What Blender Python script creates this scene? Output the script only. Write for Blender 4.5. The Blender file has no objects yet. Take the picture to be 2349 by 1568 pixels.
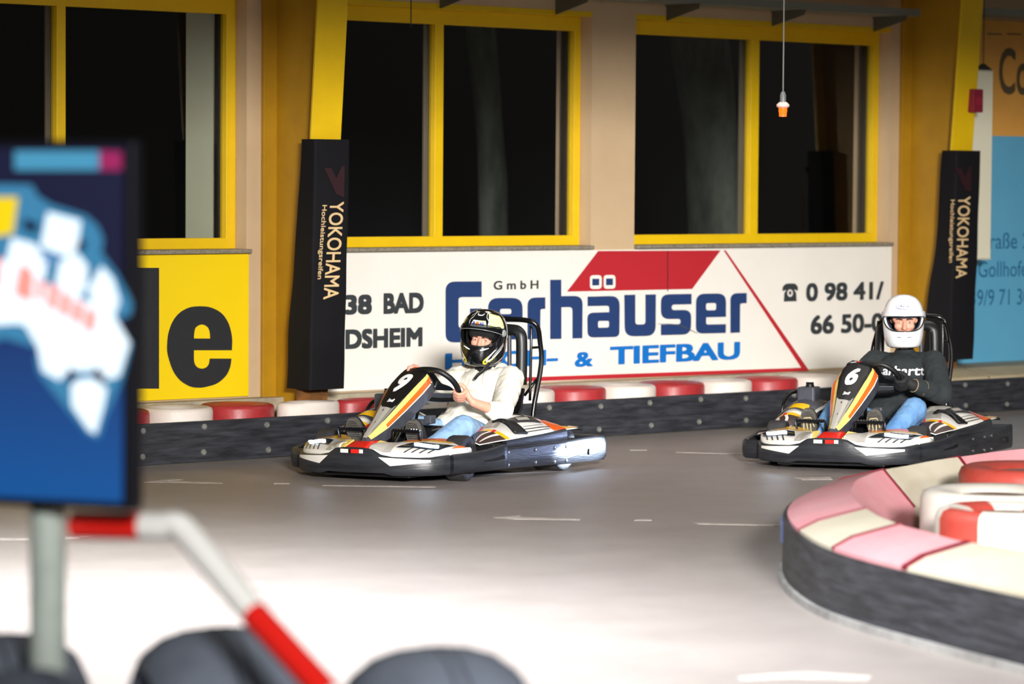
import bpy, bmesh, math, random
from math import sin, cos, pi, radians
from mathutils import Vector as V, Matrix as M, noise
from mathutils.geometry import tessellate_polygon
S = bpy.context.scene
C = S.collection.objects
random.seed(4)

# ---------------------------------------------------------------- camera
IW, IH, F = 2349, 1568, 7300.0
CAM = V((-14.0, -16.75, 1.75))
TH, PT, RO = 0.71408811, 0.05037344, 0.00710444
fw = V((sin(TH)*cos(PT), cos(TH)*cos(PT), -sin(PT)))
r0 = V((cos(TH), -sin(TH), 0)); u0 = r0.cross(fw)
rt = r0*cos(RO)+u0*sin(RO); up = u0*cos(RO)-r0*sin(RO)
cd = bpy.data.cameras.new('camera'); cam = bpy.data.objects.new('camera', cd); C.link(cam)
cam.matrix_world = M(((rt.x, up.x, -fw.x, CAM.x), (rt.y, up.y, -fw.y, CAM.y), (rt.z, up.z, -fw.z, CAM.z), (0, 0, 0, 1)))
cd.sensor_width = 36; cd.lens = F/IW*36; cd.clip_end = 200
cd.dof.use_dof = True; cd.dof.focus_distance = 18.5; cd.dof.aperture_fstop = 2.0
S.camera = cam

def ray(px, py): return fw+rt*((px-IW/2)/F)-up*((py-IH/2)/F)
def wp(px, py, y=0.0):
    v = ray(px, py); p = CAM+v*((y-CAM.y)/v.y); return p.x, p.z
def gp(px, py, z=0.0):
    v = ray(px, py); return CAM+v*((z-CAM.z)/v.z)
def dp(px, py, d): return CAM+ray(px, py)*d

# ---------------------------------------------------------------- light
w = bpy.data.worlds.new('hall_ambience'); S.world = w; w.use_nodes = True
w.node_tree.nodes['Background'].inputs[0].default_value = (1, .93, .82, 1)
w.node_tree.nodes['Background'].inputs[1].default_value = .10
S.view_settings.view_transform = 'Standard'; S.view_settings.look = 'None'
S.view_settings.exposure = 0; S.view_settings.gamma = 1; S.view_settings.use_curve_mapping = False

def lamp(name, kind, loc, power, col=(1, 1, 1), size=1, size_y=None, look=None, **kw):
    l = bpy.data.lights.new(name, kind); l.energy = power; l.color = col
    if kind == 'AREA':
        l.size = size
        if size_y: l.shape = 'RECTANGLE'; l.size_y = size_y
    else: l.shadow_soft_size = size
    for k, v in kw.items(): setattr(l, k, v)
    o = bpy.data.objects.new(name, l); C.link(o); o.location = loc
    if look is not None: o.rotation_euler = (V(look)-V(loc)).to_track_quat('-Z', 'Y').to_euler()
    return o
pool = gp(430, 1440)
lamp('ceiling_lamp', 'AREA', (pool.x, pool.y, 3.4), 365, (.93, .97, 1), 5, 1.6, look=(pool.x+.2, pool.y, 0), spread=radians(100))
fl = V((fw.x, fw.y, 0)).normalized()
def at(a, d, z): return V((CAM.x, CAM.y, 0))+r0*a+fl*d+V((0, 0, z))
lamp('ceiling_lamp', 'AREA', at(3, -6, 5), 300, (1, .98, .95), 3.0, 1.4, look=at(1.25, 18.8, -.4), spread=radians(27))
lamp('ceiling_lamp', 'AREA', (0, -17.5, 4.0), 60, (1, .98, .95), 2.5, 1.2, look=(0, -6.5, 0), spread=radians(60))
lamp('ceiling_lamp', 'AREA', (1.4, -2.6, 3.05), 26, (1, .95, .88), 5, .4, spread=radians(150))

# ---------------------------------------------------------------- materials
def lin(c):
    return tuple((x/255/12.92 if x/255 <= .04045 else ((x/255+.055)/1.055)**2.4) for x in c[:3])+(1,)
MATS = {}
def mat(name, col, rough=.5, metal=0, var=0, vs=6, col2=None, bump=0, bs=80, emit=0, coat=0, stretch=None, spec=.5, trans=0):
    if name in MATS: return MATS[name]
    m = bpy.data.materials.new(name); m.use_nodes = True; nt = m.node_tree; N = nt.nodes; L = nt.links
    b = N['Principled BSDF']; I = b.inputs
    I['Base Color'].default_value = lin(col); I['Roughness'].default_value = rough; I['Metallic'].default_value = metal
    I['Specular IOR Level'].default_value = spec
    if coat: I['Coat Weight'].default_value = coat; I['Coat Roughness'].default_value = .08
    if trans: I['Transmission Weight'].default_value = trans
    if emit: I['Emission Color'].default_value = lin(col); I['Emission Strength'].default_value = emit
    if var or bump:
        tc = N.new('ShaderNodeTexCoord'); mp = N.new('ShaderNodeMapping'); L.new(tc.outputs['Object'], mp.inputs[0])
        if stretch: mp.inputs['Scale'].default_value = stretch
    if var:
        n = N.new('ShaderNodeTexNoise'); n.inputs['Scale'].default_value = vs; n.inputs['Detail'].default_value = 6
        n.inputs['Roughness'].default_value = .65
        L.new(mp.outputs[0], n.inputs[0])
        rp = N.new('ShaderNodeValToRGB'); rp.color_ramp.elements[0].position = .38; rp.color_ramp.elements[1].position = .68
        L.new(n.outputs[0], rp.inputs[0])
        mx = N.new('ShaderNodeMixRGB'); mx.inputs[1].default_value = lin(col)
        mx.inputs[2].default_value = lin(col2) if col2 else lin([x*.6 for x in col])
        ml = N.new('ShaderNodeMath'); ml.operation = 'MULTIPLY'; ml.inputs[1].default_value = var
        L.new(rp.outputs[0], ml.inputs[0]); L.new(ml.outputs[0], mx.inputs[0]); L.new(mx.outputs[0], I['Base Color'])
        if emit: L.new(mx.outputs[0], I['Emission Color'])
    if bump:
        n2 = N.new('ShaderNodeTexNoise'); n2.inputs['Scale'].default_value = bs; n2.inputs['Detail'].default_value = 4
        L.new(mp.outputs[0], n2.inputs[0])
        bp = N.new('ShaderNodeBump'); bp.inputs['Strength'].default_value = bump; bp.inputs['Distance'].default_value = .01
        L.new(n2.outputs[0], bp.inputs['Height']); L.new(bp.outputs[0], I['Normal'])
    MATS[name] = m
    return m

# ---------------------------------------------------------------- mesh builder
def smoothpath(pts, n=6, closed=False):
    pts = [V(p) for p in pts]; out = []; k = len(pts)
    for i in range(k if closed else k-1):
        if closed: a, b, c, d = pts[i-1], pts[i], pts[(i+1) % k], pts[(i+2) % k]
        else: a, b, c, d = pts[max(i-1, 0)], pts[i], pts[i+1], pts[min(i+2, k-1)]
        for j in range(n):
            t = j/n
            out.append(.5*((2*b)+(c-a)*t+(2*a-5*b+4*c-d)*t*t+(3*b-a-3*c+d)*t**3))
    if not closed: out.append(pts[-1])
    return out
def fillet(pts, r=None, n=5):
    """2-D loop of (x, y[, r]) with rounded corners"""
    out = []; k = len(pts)
    for i in range(k):
        p = V(pts[i][:2]); rr = pts[i][2] if len(pts[i]) > 2 else (r or 0)
        a = V(pts[i-1][:2])-p; b = V(pts[(i+1) % k][:2])-p
        la, lb = a.length, b.length
        rr = min(rr, la*.49, lb*.49)
        if rr <= 1e-9: out.append(tuple(p)); continue
        a = p+a/la*rr; b = p+b/lb*rr
        for j in range(n+1):
            t = j/n; q = a*(1-t)**2+p*2*t*(1-t)+b*t*t; out.append((q.x, q.y))
    return out
def frame(o, x, y, z=None):
    x = V(x); y = V(y); z = V(z) if z else x.cross(y)
    o = V(o)
    return M(((x.x, y.x, z.x, o.x), (x.y, y.y, z.y, o.y), (x.z, y.z, z.z, o.z), (0, 0, 0, 1)))
class MB:
    def __init__(s): s.bm = bmesh.new(); s.mi = 0
    def _f(s, vs):
        try: f = s.bm.faces.new(vs); f.material_index = s.mi; return f
        except ValueError: return None
    def v(s, p): return s.bm.verts.new(p)
    def box(s, c, d, rot=None):
        c = V(c); R = rot.to_matrix() if rot is not None and hasattr(rot, 'to_matrix') else (rot or M.Identity(3))
        vs = [s.v(c+R @ V((d[0]*i/2, d[1]*j/2, d[2]*k/2))) for i in (-1, 1) for j in (-1, 1) for k in (-1, 1)]
        for q in ((0, 1, 3, 2), (4, 6, 7, 5), (0, 4, 5, 1), (2, 3, 7, 6), (0, 2, 6, 4), (1, 5, 7, 3)): s._f([vs[i] for i in q])
        return s
    def span(s, a, b): 
        a = V(a); b = V(b); return s.box((a+b)/2, [abs(t) for t in (b-a)])
    def loft(s, rings, closed=True, cap=(True, True), loop=False):
        R = [[s.v(p) for p in r] for r in rings]; n = len(R[0]); m = len(R)
        for i in range(m if loop else m-1):
            a, b = R[i], R[(i+1) % m]
            for j in range(n if closed else n-1): s._f([a[j], a[(j+1) % n], b[(j+1) % n], b[j]])
        if not loop and closed:
            if cap[0]: s._f(R[0][::-1])
            if cap[1]: s._f(R[-1])
        return s
    def tube(s, pts, r, n=8, closed=False, sm=0, sq=None):
        pts = [V(p) for p in pts]
        if sm: pts = smoothpath(pts, sm, closed)
        k = len(pts); rings = []; nrm = None
        for i, p in enumerate(pts):
            t = (pts[(i+1) % k]-pts[i-1]) if closed else (pts[min(i+1, k-1)]-pts[max(i-1, 0)])
            t.normalize()
            if nrm is None: nrm = t.orthogonal().normalized() if abs(t.z) > .9 else V((0, 0, 1)).cross(t).normalized()
            nrm = (nrm-t*nrm.dot(t)).normalized(); bn = t.cross(nrm)
            rr = r if not hasattr(r, '__len__') else r[0]+(r[-1]-r[0])*i/max(k-1, 1) if len(r) == 2 else r[min(i, len(r)-1)]
            e = sq or (1, 1)
            rings.append([p+nrm*cos(2*pi*j/n)*rr*e[0]+bn*sin(2*pi*j/n)*rr*e[1] for j in range(n)])
        return s.loft(rings, loop=closed)
    def lathe(s, prof, n=32, T=None, a0=0, a1=2*pi):
        T = T or M.Identity(4); full = abs(a1-a0-2*pi) < 1e-6
        k = n if full else n+1
        rings = [[T @ V((r*cos(a0+(a1-a0)*j/n), r*sin(a0+(a1-a0)*j/n), z)) for r, z in prof] for j in range(k)]
        s.loft(rings, closed=False, loop=full); return s
    def prism(s, loops, T, d):
        """loops: list of 2-D loops (first outer, rest holes) in T's xy plane, extruded by d along T's z; d=0 gives a flat sheet"""
        lo = [[V((p[0], p[1], 0)) for p in l] for l in loops]
        tri = tessellate_polygon(lo); fl = [p for l in lo for p in l]
        A = [s.v(T @ p) for p in fl]
        for t in tri: s._f([A[i] for i in t])
        if d:
            B = [s.v(T @ (p+V((0, 0, d)))) for p in fl]
            for t in tri: s._f([B[i] for i in t[::-1]])
            k = 0
            for l in lo:
                n = len(l)
                for j in range(n): s._f([A[k+j], A[k+(j+1) % n], B[k+(j+1) % n], B[k+j]])
                k += n
        return s
    def poly(s, pts): s._f([s.v(p) for p in pts]); return s
    def grid(s, f, nu, nv, cu=False, cv=False):
        G = [[s.v(f(i/nu, j/nv)) for j in range(nv if cv else nv+1)] for i in range(nu if cu else nu+1)]
        for i in range(nu):
            for j in range(nv):
                i2 = (i+1) % len(G); j2 = (j+1) % len(G[0])
                s._f([G[i][j], G[i2][j], G[i2][j2], G[i][j2]])
        return s
    def ball(s, c, r, n=12, R=None):
        r = r if hasattr(r, '__len__') else (r, r, r); c = V(c); R = R or M.Identity(3)
        def f(u, v):
            a = 2*pi*u; t = -pi/2+pi*(v*.98+.01)
            return c+R @ V((r[0]*cos(t)*cos(a), r[1]*cos(t)*sin(a), r[2]*sin(t)))
        return s.grid(f, n*2, n, cu=True)
    def obj(s, name, m, parent=None, smooth=None, bevel=0, solid=0, sub=0, seg=2, off=-1, weld=True, fix=True):
        if weld: bmesh.ops.remove_doubles(s.bm, verts=s.bm.verts, dist=1e-5)
        if fix: bmesh.ops.recalc_face_normals(s.bm, faces=s.bm.faces)
        me = bpy.data.meshes.new(name); s.bm.to_mesh(me); s.bm.free()
        o = bpy.data.objects.new(name, me); C.link(o)
        for x in (m if isinstance(m, (list, tuple)) else [m]): me.materials.append(x)
        if parent: o.parent = parent
        if smooth:
            me.polygons.foreach_set('use_smooth', [True]*len(me.polygons))
            if smooth < 180: me.set_sharp_from_angle(angle=radians(smooth))
        if solid: q = o.modifiers.new('solid', 'SOLIDIFY'); q.thickness = solid; q.offset = off
        if bevel: q = o.modifiers.new('bevel', 'BEVEL'); q.width = bevel; q.segments = seg; q.limit_method = 'ANGLE'; q.harden_normals = False
        if sub: q = o.modifiers.new('sub', 'SUBSURF'); q.levels = q.render_levels = sub
        return o
def tag(o, label=None, cat=None, group=None, kind=None):
    for k, x in (('label', label), ('category', cat), ('group', group), ('kind', kind)):
        if x: o[k] = x
    return o
def thing(name, label, cat, loc=(0, 0, 0), rz=0, group=None, rot=None):
    o = bpy.data.objects.new(name, None); C.link(o); o.location = loc; o.rotation_euler = rot or (0, 0, rz); o.empty_display_size = .1
    return tag(o, label, cat, group)
def struct(o): return tag(o, kind='structure')
def copy_tree(o, parent=None):
    c = o.copy(); C.link(c)
    if parent: c.parent = parent
    for ch in list(o.children): copy_tree(ch, c)
    return c

def text_mesh(body, bold=0.0, shear=0):
    cu = bpy.data.curves.new('t', 'FONT'); cu.body = body; cu.offset = bold; cu.resolution_u = 4; cu.shear = shear
    o = bpy.data.objects.new('t', cu); C.link(o)
    dg = bpy.context.evaluated_depsgraph_get(); dg.update()
    me = bpy.data.meshes.new_from_object(o.evaluated_get(dg))
    bpy.data.objects.remove(o); bpy.data.curves.remove(cu)
    return me
def text(name, body, m, parent, f, bold=.02, shear=0):
    """lettering laid on a surface; f(u, v) maps the text's bounding box 0..1 to a point; bold letters are the plain ones drawn several times, slightly shifted"""
    me = text_mesh(body, 0, shear)
    xs = [q.co.x for q in me.vertices]; ys = [q.co.y for q in me.vertices]
    x0, x1, y0, y1 = min(xs), max(xs), min(ys), max(ys)
    k = (bold if not isinstance(bold, tuple) else 0)/(y1-y0)*.7; ax = k*(y1-y0)/(x1-x0); ay = k
    if isinstance(bold, tuple): ax, ay = bold
    bm = bmesh.new(); nk = 0; nn = (f(1, .5)-f(0, .5)).cross(f(.5, 1)-f(.5, 0)).normalized()
    for dx, dy in ([(-1, -1), (1, -1), (1, 1), (-1, 1), (0, 0), (1, 0), (-1, 0)] if bold else [(0, 0)]):
        n0 = len(bm.verts); bm.from_mesh(me); bm.verts.ensure_lookup_table()
        kz = (nk+1)*.0004; nk += 1
        for q in bm.verts[n0:]:
            u = (q.co.x-x0)/(x1-x0); v = (q.co.y-y0)/(y1-y0)
            q.co = f(ax+u*(1-2*ax)+dx*ax, ay+v*(1-2*ay)+dy*ay)+nn*kz
    bm.to_mesh(me); bm.free()
    me.name = name; o = bpy.data.objects.new(name, me); C.link(o); me.materials.append(m)
    if parent: o.parent = parent
    return o
def wall_box(l, b, r, t, y, lb=None, rb=None):
    """f(u, v) for lettering on a wall plane y, from two photo corners (left bottom, right top)"""
    x0, z0 = wp(l, b, y); x1, z1 = wp(r, t, y)
    return lambda u, v: V((x0+(x1-x0)*u, y, z0+(z1-z0)*v))

def organic(name, prims, m, parent, vox=.008, sm=6, folds=0, fs=14, rep=None):
    """one continuous surface grown over capsules and ellipsoids"""
    bm = bmesh.new()
    for p in prims:
        b2 = bmesh.new()
        if p[0] == 'c':
            a, b, ra, rb = V(p[1]), V(p[2]), p[3], p[4]
            for c, r in ((a, ra), (b, rb)):
                bmesh.ops.create_icosphere(b2, subdivisions=2, radius=r, matrix=M.Translation(c))
        else:
            R = p[3].to_4x4() if len(p) > 3 and p[3] is not None else M.Identity(4)
            bmesh.ops.create_icosphere(b2, subdivisions=3, radius=1, matrix=M.Translation(V(p[1])) @ R @ M.Diagonal((*p[2], 1)))
        h = bmesh.ops.convex_hull(b2, input=b2.verts)
        bmesh.ops.delete(b2, geom=[g for g in h['geom_interior']+h['geom_unused'] if isinstance(g, bmesh.types.BMVert)], context='VERTS')
        t = bpy.data.meshes.new('t'); b2.to_mesh(t); b2.free(); bm.from_mesh(t); bpy.data.meshes.remove(t)
    me = bpy.data.meshes.new('t'); bm.to_mesh(me); bm.free()
    o = bpy.data.objects.new('t', me); C.link(o)
    q = o.modifiers.new('r', 'REMESH'); q.mode = 'VOXEL'; q.voxel_size = vox
    if sm: q = o.modifiers.new('s', 'SMOOTH'); q.factor = .5; q.iterations = sm
    dg = bpy.context.evaluated_depsgraph_get(); dg.update()
    out = bpy.data.meshes.new_from_object(o.evaluated_get(dg)); bpy.data.objects.remove(o); bpy.data.meshes.remove(me)
    if folds:
        for v in out.vertices:
            n = v.normal; c = v.co
            k = noise.noise(V((c.x*fs, c.y*fs, c.z*fs*.6)))+.5*noise.noise(V((c.x*fs*2.3+5, c.y*fs*2.3, c.z*fs*1.5)))
            k = 1-abs(k)*2
            v.co = c+n*(folds*k)
    out.name = name; out.polygons.foreach_set('use_smooth', [True]*len(out.polygons))
    o = bpy.data.objects.new(name, out); C.link(o)
    for x in (m if isinstance(m, (list, tuple)) else [m]): out.materials.append(x)
    if parent: o.parent = parent
    return o
# ---------------------------------------------------------------- colours
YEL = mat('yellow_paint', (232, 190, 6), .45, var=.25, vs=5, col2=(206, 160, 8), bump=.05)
YEL_SHADED = mat('yellow_column_shaded', (178, 132, 10), .55, var=.5, vs=3, col2=(150, 106, 10), bump=.08, bs=40)  # darker yellow, the shade on the column's side put into the colour
CREAM = mat('cream_plaster', (200, 172, 136), .8, var=.35, vs=3, col2=(186, 156, 118), bump=.15, bs=60)
GRAN = mat('granite', (150, 140, 122), .5, var=.9, vs=60, col2=(92, 86, 74))
WHT = mat('white_board', (236, 231, 222), .55, var=.3, vs=2, col2=(222, 216, 205))
BLK = mat('black_rubber', (26, 27, 32), .55, var=.6, vs=13, col2=(72, 74, 82), stretch=(.3, .3, 2.6), bump=.25, bs=30)
STEEL = mat('galvanised_steel', (190, 190, 182), .35, metal=.8)
RED = mat('red_paint', (180, 34, 44), .5)
FOAM = mat('black_banner_vinyl', (13, 12, 16), .8, var=.3, vs=5, col2=(20, 18, 24), spec=.25)
INK = mat('dark_grey_lettering', (48, 53, 56), .6); INK2 = mat('black_lettering', (30, 31, 35), .6, var=.4, vs=30, col2=(40, 42, 46))
NAVY = mat('navy_lettering', (30, 56, 104), .5, var=.2, vs=60, col2=(44, 70, 118))
BLUE = mat('bright_blue_lettering', (0, 108, 190), .5)

# ---------------------------------------------------------------- floor
b = MB(); b.poly([(-22, -20, 0), (16, -20, 0), (16, 1, 0), (-22, 1, 0)])
floor = struct(b.obj('floor', mat('track_asphalt', (150, 141, 137), .44, var=.55, vs=2.2, col2=(131, 122, 118), bump=.35, bs=160)))
PAINT = mat('worn_line_paint', (205, 195, 188), .5, var=.6, vs=14, col2=(130, 120, 115))
for q in ([(330, 1106), (395, 1098), (420, 1100), (385, 1103), (512, 1107), (510, 1109)], [(1132, 1187), (1195, 1182), (1190, 1186), (1332, 1190), (1330, 1193), (1180, 1191)],
          [(1590, 1199), (1815, 1203), (1815, 1207), (1600, 1202)], [(628, 1107), (664, 1108), (664, 1110), (628, 1110)], [(740, 1112), (1000, 1115), (1000, 1118), (740, 1114)],
          [(1445, 1031), (1484, 1031), (1484, 1033), (1445, 1033)], [(1550, 1036), (1702, 1040), (1702, 1042), (1550, 1038)], [(1690, 1552), (1850, 1541), (2000, 1551), (1990, 1562), (1830, 1556), (1700, 1560)],
          [(0, 1234), (66, 1235), (66, 1239), (0, 1239)], [(150, 1232), (215, 1230), (180, 1236), (150, 1237)], [(1820, 1096), (1905, 1094), (1910, 1100), (1840, 1101)],
          [(1455, 1191), (1495, 1191), (1495, 1194), (1455, 1194)], [(585, 1336), (596, 1333), (606, 1336), (596, 1339)]):
    m = MB(); m.prism([[(p.x, p.y) for p in (gp(*t) for t in q)]], M.Translation((0, 0, .001)), .0012)
    m.obj('painted_line', PAINT, floor)

# ---------------------------------------------------------------- wall with three windows
ZT, ZB = 2.955, 1.27
WINS = [(-7.2, wp(565, 560)[0], -3.147, -3.07, -1.846), (-1.35, 1.25, -.095, -.01, 1.19), (1.673, wp(2038, 540)[0], 2.966, 3.063, 4.31)]
b = MB(); xs = [-12]
b.span((-12, 0, 0), (13, .38, ZB)); b.span((-12, 0, ZT), (13, .38, 4.6))
e = -12
for w_ in WINS: b.span((e, 0, ZB), (w_[0], .38, ZT)); e = w_[1]
b.span((e, 0, ZB), (13, .38, ZT))
wall = struct(b.obj('wall_back', CREAM, weld=False))
GLASS = bpy.data.materials.new('window_glass'); GLASS.use_nodes = True; nt = GLASS.node_tree; nt.nodes.clear()
o_ = nt.nodes.new('ShaderNodeOutputMaterial'); mx = nt.nodes.new('ShaderNodeMixShader'); fr = nt.nodes.new('ShaderNodeFresnel'); fr.inputs[0].default_value = 1.25
t_ = nt.nodes.new('ShaderNodeBsdfTransparent'); t_.inputs[0].default_value = (.95, .96, .97, 1); g_ = nt.nodes.new('ShaderNodeBsdfGlossy'); g_.inputs['Roughness'].default_value = .03
for a_, c_ in ((fr.outputs[0], mx.inputs[0]), (t_.outputs[0], mx.inputs[1]), (g_.outputs[0], mx.inputs[2]), (mx.outputs[0], o_.inputs[0])): nt.links.new(a_, c_)
GAP = mat('window_seal', (28, 25, 22), .6); ALU = mat('outer_frame', (120, 108, 88), .5)
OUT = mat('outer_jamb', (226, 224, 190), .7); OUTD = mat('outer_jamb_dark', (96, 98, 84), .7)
for i, (xl, xr, m0, m1, gr) in enumerate(WINS):
    t = bpy.data.objects.new('window_%d' % (i+1), None); C.link(t); tag(t, kind='structure')
    b = MB(); y0, y1 = .12, .19; gl = xl+.09
    b.prism([[(xl, 1.30), (xr, 1.30), (xr, ZT), (xl, ZT)], [(gl, 1.37), (gr, 1.37), (gr, 2.82), (gl, 2.82)]], frame((0, y1, 0), (1, 0, 0), (0, 0, 1)), y1-y0)
    b.obj('frame', YEL, t, bevel=.004)
    b = MB(); b.span((m0+.005, y0+.002, 1.36), (m1-.005, y1, 2.83)); b.obj('mullion', YEL, t, bevel=.004)
    b = MB(); b.span((m0-.01, y1+.035, 1.36), (m0+.04, y1+.05, 2.83)); b.obj('outer_mullion', ALU, t)
    b = MB(); b.span((gr-.01, y1+.0, 1.36), (gr+.03, y1+.05, 2.83)); b.obj('seal', GAP, t)
    b = MB(); b.span((xl+.02, .16, 1.34), (m0+.03, .166, 2.86)); b.obj('pane', GLASS, t)
    b = MB(); b.span((m0+.05, .16, 1.34), (xr-.02, .166, 2.86)); b.obj('pane', GLASS, t)
    b = MB(); d = .62 if i == 0 else .30
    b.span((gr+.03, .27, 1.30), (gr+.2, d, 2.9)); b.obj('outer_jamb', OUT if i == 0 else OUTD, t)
    b = MB(); b.span((xl-(.0 if i else .0), -.045, 1.272), (xr+.02 if i != 1 else xr, .13, 1.30)); b.obj('sill', GRAN, t, bevel=.008)
    b = MB(); b.span((xl, .002, ZT-.035), (xr, .12, ZT-.001)); b.obj('soffit_trim', YEL, t)
# night outside: added backdrop, its darkness put into the colour
b = MB(); b.poly([(-14, 9, -1), (30, 9, -1), (30, 9, 9), (-14, 9, 9)]); struct(b.obj('backdrop_outside', mat('night_backdrop', (10, 10, 13), .9, var=.8, vs=.5, col2=(22, 22, 26))))
b = MB(); b.poly([(-14, .4, -.02), (30, .4, -.02), (30, 9, -.02), (-14, 9, -.02)]); struct(b.obj('floor_outside', mat('night_ground', (20, 20, 20), .9)))
BARK = mat('bark', (92, 98, 86), .9, var=.8, vs=7, col2=(46, 48, 40), stretch=(1, 1, .3), bump=.6, bs=14)
for (px, Y, r_, lab) in ((1625, 3.0, .26, 'thick pale tree trunk outside the window beside the hanging warning light'), (1112, 4.2, .13, 'thin dim tree trunk outside the window above the kart with number nine')):
    x, _ = wp(px, 330, Y)
    rings = []
    for k in range(15):
        z = k*.3; rr = r_*(1.25-.3*min(z/1.5, 1))*(1+.05*sin(z*5)); cx = x+.1*sin(z*1.1)-(.18 if r_ > .2 else .05)*(z-1.6)*.4
        rings.append([V((cx+rr*cos(2*pi*j/20)*(1+.1*noise.noise(V((j*.8, z*2, 0)))), Y+rr*sin(2*pi*j/20), z-.02)) for j in range(20)])
    b = MB(); b.loft(rings); tag(b.obj('tree_trunk', BARK, smooth=180), lab, 'tree')

# added girder out of view, put in to shade the upper wall
GI = mat('shade_girder_grey', (120, 118, 112), .6)
b = MB(); b.span((-24, -8.1, 3.35), (14, -7.9, 3.37)); b.span((-24, -8.01, 3.37), (14, -7.99, 4.58)); b.span((-24, -8.1, 4.58), (14, -7.9, 4.6)); struct(b.obj('trim_shade_girder', GI, weld=False))
# ---------------------------------------------------------------- sign boards on the wall
YB = -.02
def board(name, m, x0, x1, z0, z1, label):
    t = thing(name, label, 'sign', (0, 0, 0))
    b = MB(); b.span((x0, YB, z0), (x1, -.001, z1)); b.obj('panel', m, t, bevel=.003)
    return t
def pxpoly(name, loops, m, parent, y=YB-.0015, d=0):
    lo = [[wp(p[0], p[1], y) for p in l] for l in loops]
    b = MB(); b.prism(lo, frame((0, y, 0), (1, 0, 0), (0, 0, 1)), d); return b.obj(name, m, parent)
# yellow board
t = board('advertising_board', mat('yellow_board', (240, 205, 0), .45, var=.2, vs=2, col2=(228, 188, 0)), -6.5, wp(567, 700)[0], .345, 1.268, 'yellow advertising board with large black letters under the left window')
pxpoly('letter', [[(285, 614), (365, 614), (365, 891), (285, 891)]], INK2, t)
cur = lambda pts, n=8: [(p.x, p.y) for p in smoothpath([(x, y, 0) for x, y in pts], n)]
inn = cur([(445, 824), (447, 834), (453, 842), (463, 845), (473, 842), (479, 834), (481, 822)])
out_ = cur([(531, 822), (528, 842), (518, 862), (498, 879), (473, 887), (457, 889), (436, 886), (412, 871), (396, 848), (385, 815), (383, 794), (386, 765), (396, 737), (412, 717), (434, 705), (459, 702), (484, 705), (507, 717), (523, 738), (531, 764), (533, 785)])
pxpoly('letter', [[(532, 803), (445, 803)]+inn+out_, cur([(445, 776), (446, 762), (450, 750), (463, 744), (476, 750), (481, 762), (482, 776)])], INK2, t)
# white board of the builder
x0 = -1.42; x1 = wp(2040, 700)[0]
t = board('advertising_board', WHT, x0, x1, .345, 1.268, 'long white advertising board with navy lettering and a red roof shape')
def wtext(name, s, l, b_, r, tp, m, bold=.025): return text(name, s, m, t, wall_box(l, b_, r, tp, YB-.0015), bold)
wtext('lettering', 'BAD', 879.5, 720, 972, 670, INK, .06); wtext('lettering', '38', 791, 722, 853, 674.5, INK, .055)
wtext('lettering', 'DSHEIM', 792, 801, 969, 749.5, INK, .06)
wtext('lettering', 'G m b H', 1132, 664.5, 1235, 642, INK, .03)
wtext('lettering', 'HOCH-', 1021, 848, 1280, 800, BLUE, (.015, .035)); wtext('lettering', '&', 1318, 842, 1360, 806, BLUE, (.05, .035))
wtext('lettering', 'TIEFBAU', 1398.8, 837, 1697.6, 783, BLUE, (.0105, .035))
wtext('lettering', '0 98 41/', 1848.7, 691.5, 2027, 645, INK, .045); wtext('lettering', '66 50-0', 1859, 767, 2026, 717, INK, .045)
L = {
 'G': [fillet([(1022, 645.5, 22), (1105, 645), (1105, 681), (1060, 681, 8), (1052, 683, 6), (1052, 752, 8), (1078, 752), (1078, 707.5), (1105, 707), (1105, 784), (1022, 785.5, 20)])],
 'e': [fillet([(1119.5, 683, 24), (1199, 683, 24), (1199, 738), (1147, 739), (1147, 752, 4), (1197, 751), (1196, 778), (1119, 779, 20)]), fillet([(1147, 708), (1173, 708), (1173, 720), (1147, 720)], 5)],
 'r': [fillet([(1210, 682.5, 18), (1251, 681.5), (1251, 708), (1243, 708.5, 5), (1240, 710, 3), (1239, 777), (1210, 778)])],
 'h': [fillet([(1262, 641.5), (1287.7, 641), (1287.7, 678.8), (1336.7, 678, 20), (1336, 775.5), (1313, 776), (1313, 704, 8), (1288, 704.5), (1288, 777), (1262, 777.5)])],
 'a': [fillet([(1347.7, 680), (1421.8, 678, 22), (1421, 772.5, 12), (1347.7, 774, 14), (1347, 717, 14), (1397.5, 715.5), (1397.5, 701, 6), (1347.7, 702)]), fillet([(1372, 736), (1397, 735.5), (1397, 750.5), (1372, 751.5)], 4)],
 'u': [fillet([(1432, 676), (1457.5, 675.5), (1457.5, 744, 7), (1480.5, 743.5, 7), (1480.5, 675), (1504.8, 674.8), (1504, 770, 22), (1433, 771.5, 22)])],
 's': [fillet([(1516, 675, 18), (1586.5, 673.5), (1586.5, 697.5), (1541, 698.5, 6), (1541, 711, 6), (1586, 710, 18), (1585, 767, 20), (1516, 768.5), (1516, 744), (1561, 743, 6), (1561, 731, 6), (1516, 732, 20)])],
 'e2': [fillet([(1596.7, 673.5, 20), (1665.7, 672.5, 20), (1665.5, 726.5), (1620, 727.5), (1620, 744, 5), (1665.5, 743), (1665, 763.5), (1596, 765, 16)]), fillet([(1619.7, 695), (1642.7, 694.5), (1642.7, 711), (1619.7, 711.5)], 5)],
 'r2': [fillet([(1675.4, 672.5, 16), (1713, 671.5), (1713, 695), (1702, 695.5, 5), (1698, 697, 3), (1697.6, 762.5), (1675.4, 763.5)])]}
for k in L: pxpoly('letter', L[k], NAVY, t)
pxpoly('red_roof', [[(1372, 575.5), (1653, 574), (1588, 662.5), (1300.5, 668.5)]], RED, t)
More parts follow.
